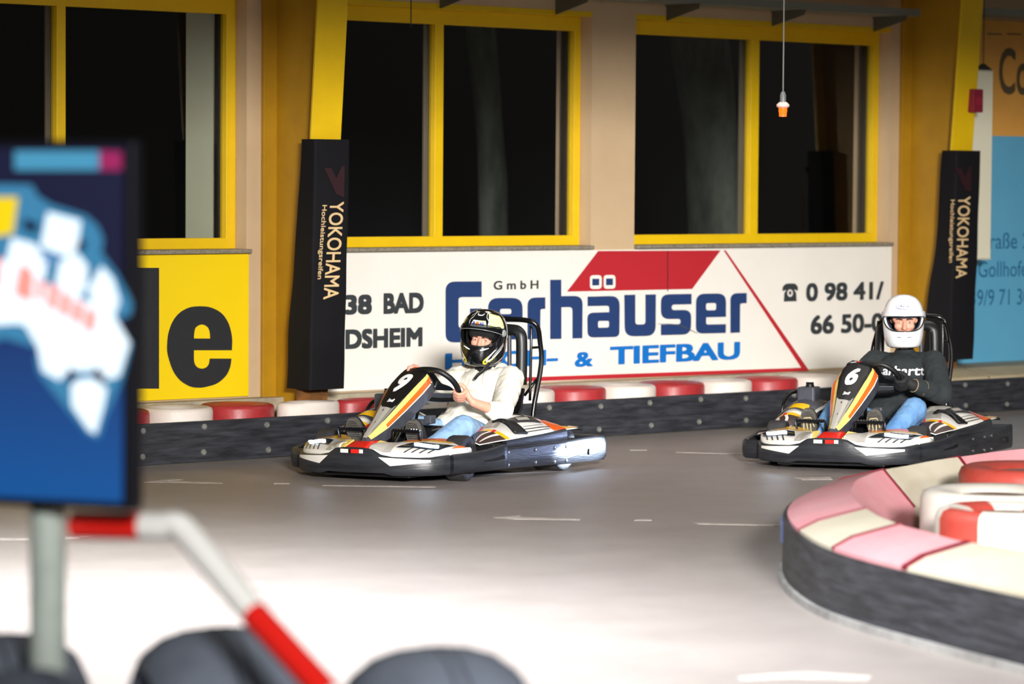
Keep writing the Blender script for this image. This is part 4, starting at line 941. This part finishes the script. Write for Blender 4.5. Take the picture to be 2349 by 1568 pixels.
def visor(h, S_, f0, f1, wd, m, off):
    b = MB(); b.grid(lambda u, v: S_(-wd+2*wd*u, f0(abs(2*u-1))+(f1(abs(2*u-1))-f0(abs(2*u-1)))*v, off+.006*(1-abs(2*u-1)**4)), 40, 8)
    vo = b.obj('visor', m, h, smooth=180, solid=.003)
    b = MB(); b.tube([S_(-wd+2*wd*i/40, f0(abs(i/20-1)), off+.002+.006*(1-abs(i/20-1)**4)) for i in range(41)], .0019, 6); b.obj('visor_edge', HS, vo, smooth=180)
    for s in (1, -1):
        c = S_(s*wd*.98, (f0(1)+f1(1))/2, off); n = (S_(s*wd*.98, (f0(1)+f1(1))/2, off+.01)-c).normalized(); x_ = n.orthogonal().normalized()
        b = MB(); b.lathe([(.0001, .008), (.018, .007), (.022, .003), (.023, -.01)], 20, frame(c, x_, n.cross(x_), n)); b.obj('visor_pivot', HS, vo, smooth=40)
visor(h, S_, lambda q: .675-.13*q**2, lambda q: .755-.11*q**2, 1.42, VIS, .004)
b = MB(); b.tube([Hm.inverted() @ V(p_) for p_ in ((.225, 1.17, .645), (.20, 1.135, .60), (.175, 1.118, .575), (.155, 1.11, .548))], (.013, .010), 8, sm=5, sq=(.4, 1)); b.obj('chin_strap', KD, h, smooth=180)
fm = M.Translation(V((.112, 1.295, .80))+V((0, .012, -.008))) @ M.Rotation(radians(14), 4, 'Z') @ M.Rotation(radians(6), 4, 'Y') @ M.Rotation(radians(8), 4, 'X')
q = lambda *a: fm @ V(a); R3 = fm.to_3x3()
bal = organic('balaclava', [('e', q(0, .012, .034), (.083, .103, .107), R3), ('e', q(0, -.026, -.045), (.072, .084, .075), R3), ('c', q(0, -.07, -.085), q(0, -.07, -.085), .034, .034), ('c', q(0, -.085, -.045), q(0, -.085, -.045), .042, .042), ('c', q(-.045, -.062, .036), q(.045, -.062, .036), .041, .041), ('c', nb+V((0, .005, -.01)), q(0, .02, -.06), .078, .068), ('c', nb+V((.01, -.045, -.02)), q(0, -.03, -.10), .062, .05)], KNIT, t, .006, 3)
# opening for the eyes
bm = bmesh.new(); bm.from_mesh(bal.data); inv = fm.inverted(); kill = []
for f in bm.faces:
    p = inv @ f.calc_center_median()
    if p.y < -.03 and abs(p.x) < .054 and -.034 < p.z < .027 - (p.x/.054)**2*.012: kill.append(f)
bmesh.ops.delete(bm, geom=kill, context='FACES')
lp = [v for v in bm.verts if any(e.is_boundary for e in v.link_edges)]
for _ in range(14):
    nw = {v: (v.co*2+sum((e.other_vert(v).co for e in v.link_edges if e.is_boundary), V()))/(2+sum(1 for e in v.link_edges if e.is_boundary)) for v in lp}
    for v in lp: v.co = nw[v]
bm.to_mesh(bal.data); bm.free()
def on_mesh(o, pts, off=.003, d=V((0, 1, 0))):
    out = []
    for p in pts:
        ok, hit, n, i = o.ray_cast(V(p), d)
        out.append(hit+n*off if ok else V(p))
    return out
b = MB(); b.tube(on_mesh(torso, [(.105+.004*sin(k), .8, .60-.028*k) for k in range(10)], .001), .0022, 6); b.obj('zip_seam', mat('seam_cream', (206, 200, 184), .9), torso, smooth=180)
for s in (1, -1):
    b = MB(); b.tube(on_mesh(torso, [(.105+s*(.045+.01*k), .8, .585-.03*k) for k in range(4)], .003), .003, 6); b.obj('drawstring', mat('seam_cream', (206, 200, 184), .9), torso, smooth=180)
# ---- driver of number six
t, Hm, torso, nb = driver(KART6, 'person in black sweatshirt, blue jeans, gloves and plain white helmet driving kart six', (.112, 1.295, .872), radians(18), radians(0), radians(2),
    (.300, 1.325, .60), (.435, 1.03, .420), (.315, .835, .482), (-.16, 1.02, .46), (-.10, .80, .565), -.16, 2.7, (.355, .70, .345), (.265, .40, .175), (-.15, .72, .335), (-.185, .42, .175), SWEAT, 'sweatshirt', JEANM, .8, 0)
shoe(t, (.205, .372, .085), (.205, .318, .36), True); shoe(t, (-.205, .372, .085), (-.225, .318, .355), True)
HWH = mat('helmet_gloss_white', (250, 249, 250), .15, coat=.6); LIN = mat('helmet_lining', (58, 72, 96), .8)
h, sh_, S_ = helmet(t, Hm, HWH, (.345, .585, 1.34), .96, 1.03, LIN)
AB = mat('helmet_script', (52, 46, 120), .4)
text('script', 'Arai', AB, h, on_h(-17, 17, .725, .767, .003), .0, .3)
ribbon(h, 'oval_line', S_, AB, [(-20, .785), (-24, .755), (-20, .715), (-8, .70), (10, .70), (20, .716)], [(0, .25), (.3, .6), (1, .15)], .003)
for s in (1, -1):
    ribbon(h, 'vent', S_, KD, [(s*7, .245), (s*19, .252)], .55, .003); ribbon(h, 'vent', S_, mat('vent_grey', (170, 170, 176), .4), [(s*26, .845), (s*31, .85)], .5, .003)
visor(h, S_, lambda q: .592-.03*q**2, lambda q: .66-.03*q**2, 1.45, HWH, .003)
b = MB(); b.grid(lambda u, v: S_(radians(-44+88*u), .935+.05*v, .007*(1-abs(2*u-1)**4)), 14, 4); b.obj('top_vent', HWH, h, smooth=180, solid=.004)
GL = mat('black_glove', (22, 22, 24), .75, var=.5, vs=20, col2=(44, 42, 40)); GT = mat('glove_trim', (170, 150, 110), .7)
for side, ang, wr, el in ((1, -.16, (.315, .835, .482), (.435, 1.03, .420)), (-1, 2.7, (-.10, .80, .565), (-.16, 1.02, .46))):
    pr = []
    for p in hand_prims(ang, wr, side): pr.append((p[0], p[1], p[2], p[3]+.004, p[4]+.004))
    pr.append(('c', V(wr).lerp(V(el), -.05), V(wr).lerp(V(el), .34), .038, .050))
    g = organic('glove', pr, GL, t, .006, 4, .002, 30)
    a = (V(el)-V(wr)).normalized(); c = V(wr).lerp(V(el), .26); x_ = a.orthogonal().normalized(); y_ = a.cross(x_)
    for d in (0, .014):
        b = MB(); b.tube([c+a*d+x_*.0505*cos(2*pi*i/24)+y_*.0505*sin(2*pi*i/24) for i in range(24)], .0018, 6, closed=True); b.obj('trim_line', GT, g, smooth=180)
    c = V(wr).lerp(V(el), -.02); 
    b = MB(); b.tube([c+x_*.041*cos(2*pi*i/24)+y_*.041*sin(2*pi*i/24) for i in range(24)], .003, 6, closed=True); b.obj('trim_line', GT, g, smooth=180)
def on_chest(u, v):
    x_ = -.055+.335*u; z_ = .525+.06*v
    ok, hit, n, i = torso.ray_cast(V((x_, .8, z_)), V((0, 1, 0)))
    return hit+V((0, -.006, .002)) if ok else V((x_, 1.1, z_))
text('chest_lettering', 'Carhartt', mat('chest_print', (240, 240, 240), .6), torso, on_chest, .02)
# ---------------------------------------------------------------- foreground: screen on a pole, hoop rail, upright tyres
RD = 7.5
DKP = mat('screen_housing', (9, 9, 20), .5, spec=.25)
SO = dp(300, 760, RD); yaw = TH-radians(0)
sx = (r0*cos(radians(-22))+V((fw.x, fw.y, 0)).normalized()*sin(radians(-22))).normalized()     # along the screen, to its right
sz = V((0, 0, 1)); sn = sx.cross(sz)
def on_s(px, py, off=0):       # photo point on the screen plane
    v = ray(px, py); n = sn; o = SO+n*off; return CAM+v*((o-CAM).dot(n)/v.dot(n))
if sn.dot(CAM-SO) < 0: sn = -sn
W0 = on_s(306, 760)
top_ = on_s(303, 322).z; bot = on_s(303, 1172).z; width = 1.0
t = thing('screen', 'large lit upright screen with a chequered flag picture on a pole', 'screen', W0)
loc = lambda p: p-W0
b = MB(); b.box(sx*(-width/2)-sn*.025+V((0, 0, (top_+bot)/2-W0.z)), (width, .05, top_-bot), M((sx, sn, sz)).transposed()); b.obj('housing', DKP, t, bevel=.006)
def emis(name, c, k):
    m = mat(name, c, .35, emit=k); m.node_tree.nodes['Principled BSDF'].inputs['Base Color'].default_value = (.004, .004, .006, 1); return m
SC = bpy.data.materials.new('screen_background'); SC.use_nodes = True; nt = SC.node_tree; bs = nt.nodes['Principled BSDF']; bs.inputs['Base Color'].default_value = (.01, .01, .02, 1); bs.inputs['Roughness'].default_value = .3
tc = nt.nodes.new('ShaderNodeTexCoord'); sp_ = nt.nodes.new('ShaderNodeSeparateXYZ'); cr = nt.nodes.new('ShaderNodeValToRGB')
cr.color_ramp.elements[0].position = .05; cr.color_ramp.elements[0].color = lin((12, 92, 168)); cr.color_ramp.elements[1].position = .62; cr.color_ramp.elements[1].color = lin((14, 18, 52))
e_ = cr.color_ramp.elements.new(.42); e_.color = lin((26, 66, 130))
for a_, c_ in ((tc.outputs['Generated'], sp_.inputs[0]), (sp_.outputs['Z'], cr.inputs[0]), (cr.outputs[0], bs.inputs['Emission Color'])): nt.links.new(a_, c_)
bs.inputs['Emission Strength'].default_value = .8
def quad(name, m, pts, off, par=None):
    b = MB(); P = [loc(on_s(x, y, 0))+sn*off for x, y in pts]
    o = V(P[0]); lo = [((p-o).dot(sx), (p-o).z) for p in P]
    b.prism([lo], frame(o, sx, sz, sn), 0); return b.obj(name, m, par or t, fix=False)
pic = quad('picture', SC, [(-250, 1128), (282, 1152), (284, 338), (-250, 338)], .002)
TEAL = emis('flag_shade', (66, 142, 186), .9); WH = emis('flag_white', (232, 246, 255), 1.35); NV = emis('flag_navy', (14, 24, 66), .8); RDT = emis('flag_red_letter', (255, 150, 138), 1.25)
quad('flag_shade', TEAL, [(-220, 470), (0, 422), (75, 424), (88, 449), (119, 469), (199, 494), (226, 518), (239, 549), (234, 579), (270, 628), (300, 683), (306, 700), (300, 723), (269, 733), (304, 789), (284, 866), (245, 955), (229, 1005), (206, 998), (156, 939), (90, 856), (83, 826), (90, 799), (13, 775), (-220, 850)], .004, pic)
for q in ([(112, 486), (188, 506), (180, 570), (160, 590), (96, 566)], [(30, 545), (84, 560), (110, 600), (106, 640), (60, 640), (14, 610)], [(140, 600), (180, 580), (204, 610), (200, 660), (176, 690), (130, 650)], [(236, 610), (262, 640), (277, 690), (262, 730), (214, 700), (206, 660)],
          [(-220, 560), (20, 600), (60, 630), (180, 680), (262, 720), (300, 786), (276, 862), (246, 870), (222, 850), (180, 850), (120, 850), (92, 800), (60, 745), (40, 742), (-220, 760)], [(166, 880), (190, 868), (222, 868), (248, 890), (240, 930), (222, 994), (206, 985), (168, 930)], [(90, 800), (150, 790), (160, 850), (140, 872), (100, 850)]): quad('white_square', WH, q, .006, pic)
for q in ([(60, 500), (94, 514), (86, 536), (54, 522)], [(186, 545), (202, 556), (194, 578), (177, 570)], [(165, 838), (178, 862), (168, 884), (155, 862)], [(224, 838), (246, 862), (236, 884), (216, 860)], [(204, 632), (214, 612), (206, 644)]): quad('navy_square', NV, q, .008, pic)
quad('blue_square', emis('flag_mid_blue', (110, 150, 205), 1), [(102, 578), (136, 592), (128, 606), (98, 594)], .008, pic)
for q in ([(52, 606), (70, 612), (82, 632), (76, 692), (38, 676), (44, 636)], [(-30, 585), (8, 592), (4, 660), (-40, 650)], [(92, 640), (108, 646), (104, 690), (88, 684)], [(118, 650), (140, 658), (134, 712), (112, 704)], [(146, 668), (168, 676), (162, 728), (140, 718)], [(174, 686), (196, 696), (190, 744), (168, 734)], [(202, 704), (226, 716), (218, 764), (196, 752)]): quad('red_letter', RDT, q, .009, pic)
quad('yellow_square', emis('flag_yellow', (255, 222, 10), 1), [(-60, 452), (46, 452), (34, 536), (-60, 550)], .009, pic)
quad('cyan_banner', emis('banner_cyan', (84, 172, 214), .8), [(36, 346), (230, 346), (230, 390), (36, 390)], .006, pic); quad('magenta_banner', emis('banner_magenta', (186, 42, 110), .75), [(232, 346), (298-16, 348), (298-16, 390), (232, 390)], .006, pic)
# pole behind the screen
PC = dp(110, 1300, (on_s(110, 1300)-CAM).dot(fw)+.15); GP = mat('galvanised_pole', (186, 198, 190), .5, var=.3, vs=10)
t = thing('pole', 'grey round steel pole carrying the lit screen', 'pole', (PC.x, PC.y, 0))
b = MB(); b.lathe([(.0001, 0), (.044, 0), (.044, bot+.30), (.0001, bot+.30)], 28); b.obj('tube', GP, t, smooth=40)
b = MB(); b.lathe([(.0001, 0), (.11, 0), (.11, .012), (.05, .016), (.0001, .016)], 28); b.obj('foot_plate', GP, t, smooth=40)
hb = loc(PC)
b = MB(); q_ = sn*.065; b.box((q_.x*.78, q_.y*.78, bot+.2), (.16, .012, .14), M((sx, sn, sz)).transposed()); b.obj('bracket', DKP, t)
# red and white hoop rail
RW = mat('rail_white', (240, 240, 236), .35, coat=.3); RR_ = mat('rail_red', (226, 30, 22), .35, coat=.3)
A = dp(-140, 1200, 7.95); B = dp(172, 1203, 7.8); Cc = dp(330, 1206, 7.72); D = dp(418, 1208, 7.66); E2 = dp(585, 1410, 7.42); F2 = dp(760, 1600, 7.2)
G = F2+(F2-E2)*(F2.z/(E2.z-F2.z)); G.z = 0
t = thing('hoop_rail', 'red and white striped tubular guard rail bending down beside the screen pole', 'rail', (D.x, D.y, 0))
L_ = lambda p: V(p)-V((D.x, D.y, 0))
bend = smoothpath([D.lerp(Cc, .5), D.lerp(Cc, .12)+V((0, 0, .002)), D.lerp(E2, .10)+V((0, 0, -.002)), D.lerp(E2, .4)], 6)
for nm, m, pts in (('red_section', RR_, [B, Cc]), ('white_section', RW, [Cc]+bend+[E2]), ('red_section', RR_, [E2, F2]), ('white_section', RW, [F2, F2.lerp(G, .6)]), ('red_section', RR_, [F2.lerp(G, .6), G])):
    b = MB(); b.tube([L_(p) for p in pts], .034, 20); b.obj(nm, m, t, smooth=50)
# upright tyres
BT = mat('worn_tyre_rubber', (104, 112, 126), .6, var=.5, vs=5, col2=(74, 78, 90), bump=.3, bs=30)
def up_tyre(px, py, d, R, w_, turn, lab):
    p = dp(px, py, d); a = radians(turn)
    ax = (r0*cos(a)+V((fw.x, fw.y, 0)).normalized()*sin(a)).normalized()
    t = thing('tyre', lab, 'tyre', (p.x, p.y, 0), 0, 'upright black tyres in the foreground')
    T = frame((0, 0, R), V((0, 0, 1)).cross(ax), (0, 0, 1), ax)
    h = w_/2; ri = R*.58; pr = [(ri, -h*.7), (ri+.02, -h*.95), (R-.10, -h), (R-.055, -h*.9), (R-.022, -h*.68), (R-.005, -h*.4), (R, -h*.1), (R, h*.1), (R-.005, h*.4), (R-.022, h*.68), (R-.055, h*.9), (R-.10, h), (ri+.02, h*.95), (ri, h*.7), (ri-.01, 0), (ri, -h*.7)]
    b = MB(); b.lathe(pr, 56, T); c = b.obj('casing', BT, t, smooth=50)
    for z in (-h*.08, h*.08):
        b = MB(); b.lathe([(R+.0005, z-.003), (R+.0012, z), (R+.0005, z+.003)], 56, T); b.obj('tread_groove', DKP, c, smooth=60)
up_tyre(5, 1500, 8.25, .285, .42, 20, 'black tyre standing upright behind the screen pole')
up_tyre(512, 1500, 8.05, .31, .42, 20, 'black tyre standing upright under the bent red rail')
up_tyre(1005, 1500, 7.8, .305, .42, 20, 'black tyre standing upright right of the red rail, rightmost in the foreground')
up_tyre(75, 1600, 6.75, .355, .26, 35, 'black tyre standing upright in front of the screen pole at the bottom left corner')
# ---------------------------------------------------------------- island barrier on the right
fl = V((fw.x, fw.y, 0)).normalized()
path = [(CAM+r0*a+fl*d) for a, d in ((2.9, 9.3), (2.45, 10.1), (2.08, 10.82), (1.84, 11.34), (1.54, 12.02), (1.35, 12.52), (1.25, 12.94), (1.205, 13.43), (1.20, 13.85), (1.23, 14.3), (1.33, 14.85), (1.52, 15.4), (1.86, 16.0), (2.3, 16.6), (2.9, 17.2))]
path = [(p.x, p.y) for p in path]
pp = dense(path, 5); O = V((pp[0][0], pp[0][1], 0))
def offs(d):
    out = []
    for i, p in enumerate(pp):
        tg = (V(pp[min(i+2, len(pp)-1)])-V(pp[max(i-2, 0)])).normalized(); n = V((-tg.y, tg.x))*-1
        out.append(V(p)+n*d)
    return out
cen = V((sum(p[0] for p in pp)/len(pp), sum(p[1] for p in pp)/len(pp)))
sg = 1 if (offs(.1)[len(pp)//2]-cen).length < (V(pp[len(pp)//2])-cen).length else -1
t = thing('island_barrier', 'low curved track island edged with black rubber belt and pink and cream covers', 'barrier', O)
R3 = lambda p, z: V((p.x, p.y, z))-O
oo, oi = offs(0), offs(sg*.035)
b = MB(); b.loft([[R3(a, .03), R3(a, .27), R3(c, .27), R3(c, .03)] for a, c in zip(oo, oi)]); b.obj('belt', BLK, t, smooth=40)
b = MB(); b.loft([[R3(a, .0), R3(a, .032), R3(c, .032), R3(c, .0)] for a, c in zip(offs(-sg*.02), offs(sg*.03))]); b.obj('base_strip', mat('pale_base_strip', (150, 148, 146), .7, var=.7, vs=5, col2=(90, 88, 86)), t, smooth=40)
PNK = mat('pink_cover', (196, 132, 138), .6, var=.5, vs=3, col2=(202, 160, 162), bump=.1, bs=20); CRC = mat('cream_cover', (186, 178, 160), .6, var=.6, vs=3, col2=(164, 154, 130), bump=.1, bs=20); SEAM = mat('cover_seam_red', (104, 16, 34), .5)
# cover strips between seams along the path
oa, ob, oc, od = offs(sg*.02), offs(sg*.10), offs(sg*.30), offs(sg*.46)
def cvr(i): return [R3(oa[i], .20), R3(oa[i], .272), R3(oa[i], .285), R3(ob[i], .325+.004*noise.noise(V((i*.3, 0, 0)))), R3(oc[i], .375+.012*noise.noise(V((i*.25, 3, 0)))), R3(od[i], .20), R3(od[i], .05), R3(oc[i], .05)]
def near(px, py): 
    g = gp(px, py, .285); return min(range(len(pp)), key=lambda i: (V(pp[i])-V((g.x, g.y))).length)
cuts = [0, near(2088, 1298), near(1885, 1255), near(1842, 1215), near(1960, 1120), near(2090, 1080), near(2320, 1045), len(pp)-1]
cuts = sorted(set(cuts)); ms = [CRC, PNK, CRC, PNK, CRC, PNK, CRC]
for k, (i0, i1) in enumerate(zip(cuts, cuts[1:])):
    b = MB(); b.loft([cvr(i) for i in range(i0, i1+1)]); b.obj('cover', ms[k % 7], t, smooth=35)
    if k:
        i = i0; tg = (V(pp[min(i+1, len(pp)-1)])-V(pp[i-1])).normalized()*(.022 if k == 1 else .012); d = V((tg.x, tg.y, 0))
        q = cvr(i); U = V((0, 0, .004))
        b = MB(); b.loft([[p-d+U, p+d+U] for p in q[1:6]], closed=False); b.obj('seam', SEAM, t, solid=.006, off=0)
# bluish plate where the belt ends meet at the nose
jm = min(range(len(pp)), key=lambda i: (V(pp[i])-CAM.xy).dot(r0.xy)/(V(pp[i])-CAM.xy).dot(fl.xy))
op = offs(-sg*.010); b = MB(); b.loft([[R3(op[i], .16), R3(op[i], .25), R3(oo[i], .25), R3(oo[i], .16)] for i in range(jm-2, jm+3)]); b.obj('belt_joint_plate', mat('bluish_plate', (112, 124, 168), .5), t)
# dusty floor inside and tyres
b = MB(); inner = [R3(p, 0) for p in offs(sg*.5)]; b.prism([[(p.x, p.y) for p in inner]], M.Translation((0, 0, .01)), .03); b.obj('island_floor', mat('island_dust', (176, 148, 92), .9, var=.8, vs=9, col2=(110, 92, 56)), t)
RED2 = mat('island_red_paint', (160, 52, 42), .5, var=.5, vs=5, col2=(176, 88, 76), bump=.1, bs=30); WH2 = mat('island_white_paint', (208, 202, 192), .5, var=.4, vs=6, col2=(184, 174, 160), bump=.1, bs=30)
def seg_tyre(px, py, z1, d, R, h, segs, lab, a0, hole=True):
    """a lying tyre painted in red and white segments; (px, py) is the photo point of its left rim at height z1"""
    p = CAM+ray(px, py)*((z1-CAM.z)/ray(px, py).z); c = V((p.x, p.y, 0))+r0*R
    t = thing('painted_tyre', lab, 'tyre', (c.x, c.y, z1-h), 0, 'painted tyres in the island')
    n = len(segs)
    for i, m in enumerate(segs):
        b = MB(); b.lathe(tyre_profile(R, h, R*.5, .12), max(4, 48//n), None, a0+2*pi*i/n, a0+2*pi*(i+1)/n); b.obj('painted_segment' if n > 1 else 'casing', m, t, smooth=50)
    b = MB(); b.lathe([(R*.495, .02), (R*.498, h-.03)], 32); b.obj('liner', HOLE, t, smooth=50)
    return c
vr = math.atan2(-fw.y, -fw.x)
specs = [((2200, 1066), .41, .34, .205, [RED2], 'red painted tyre at the back of the island'), ((2112, 1120), .41, .34, .205, [WH2], 'white painted tyre in the middle of the island'),
         ((2146, 1160), .43, .30, .215, [RED2, WH2, RED2, WH2, RED2, WH2, RED2, WH2], 'tyre painted in red and white segments at the front of the island')]
for (q, z1, R, h, sg_, lab) in specs:
    seg_tyre(*q, z1, 0, R, z1-.042, sg_, lab, vr-1.35)
# headlights of kart six shine across on to the rear side of kart nine
def in_kart(K, p): return M.Translation(K[0]) @ M.Rotation(K[1], 4, 'Z') @ V(p)
src = in_kart(KART6, (-.36, .10, .215)); tg1 = in_kart(KART9, (.71, 1.52, .115))
l = lamp('headlight_beam', 'SPOT', src, 900, (.66, .80, 1), .02, look=tg1, spot_size=radians(22), spot_blend=.55); l.scale = (1, .42, 1)
lamp('headlight_beam', 'SPOT', src, 60, (.45, .58, 1), .03, look=in_kart(KART9, (.60, .75, .14)), spot_size=radians(46), spot_blend=.8).scale = (1, .5, 1)
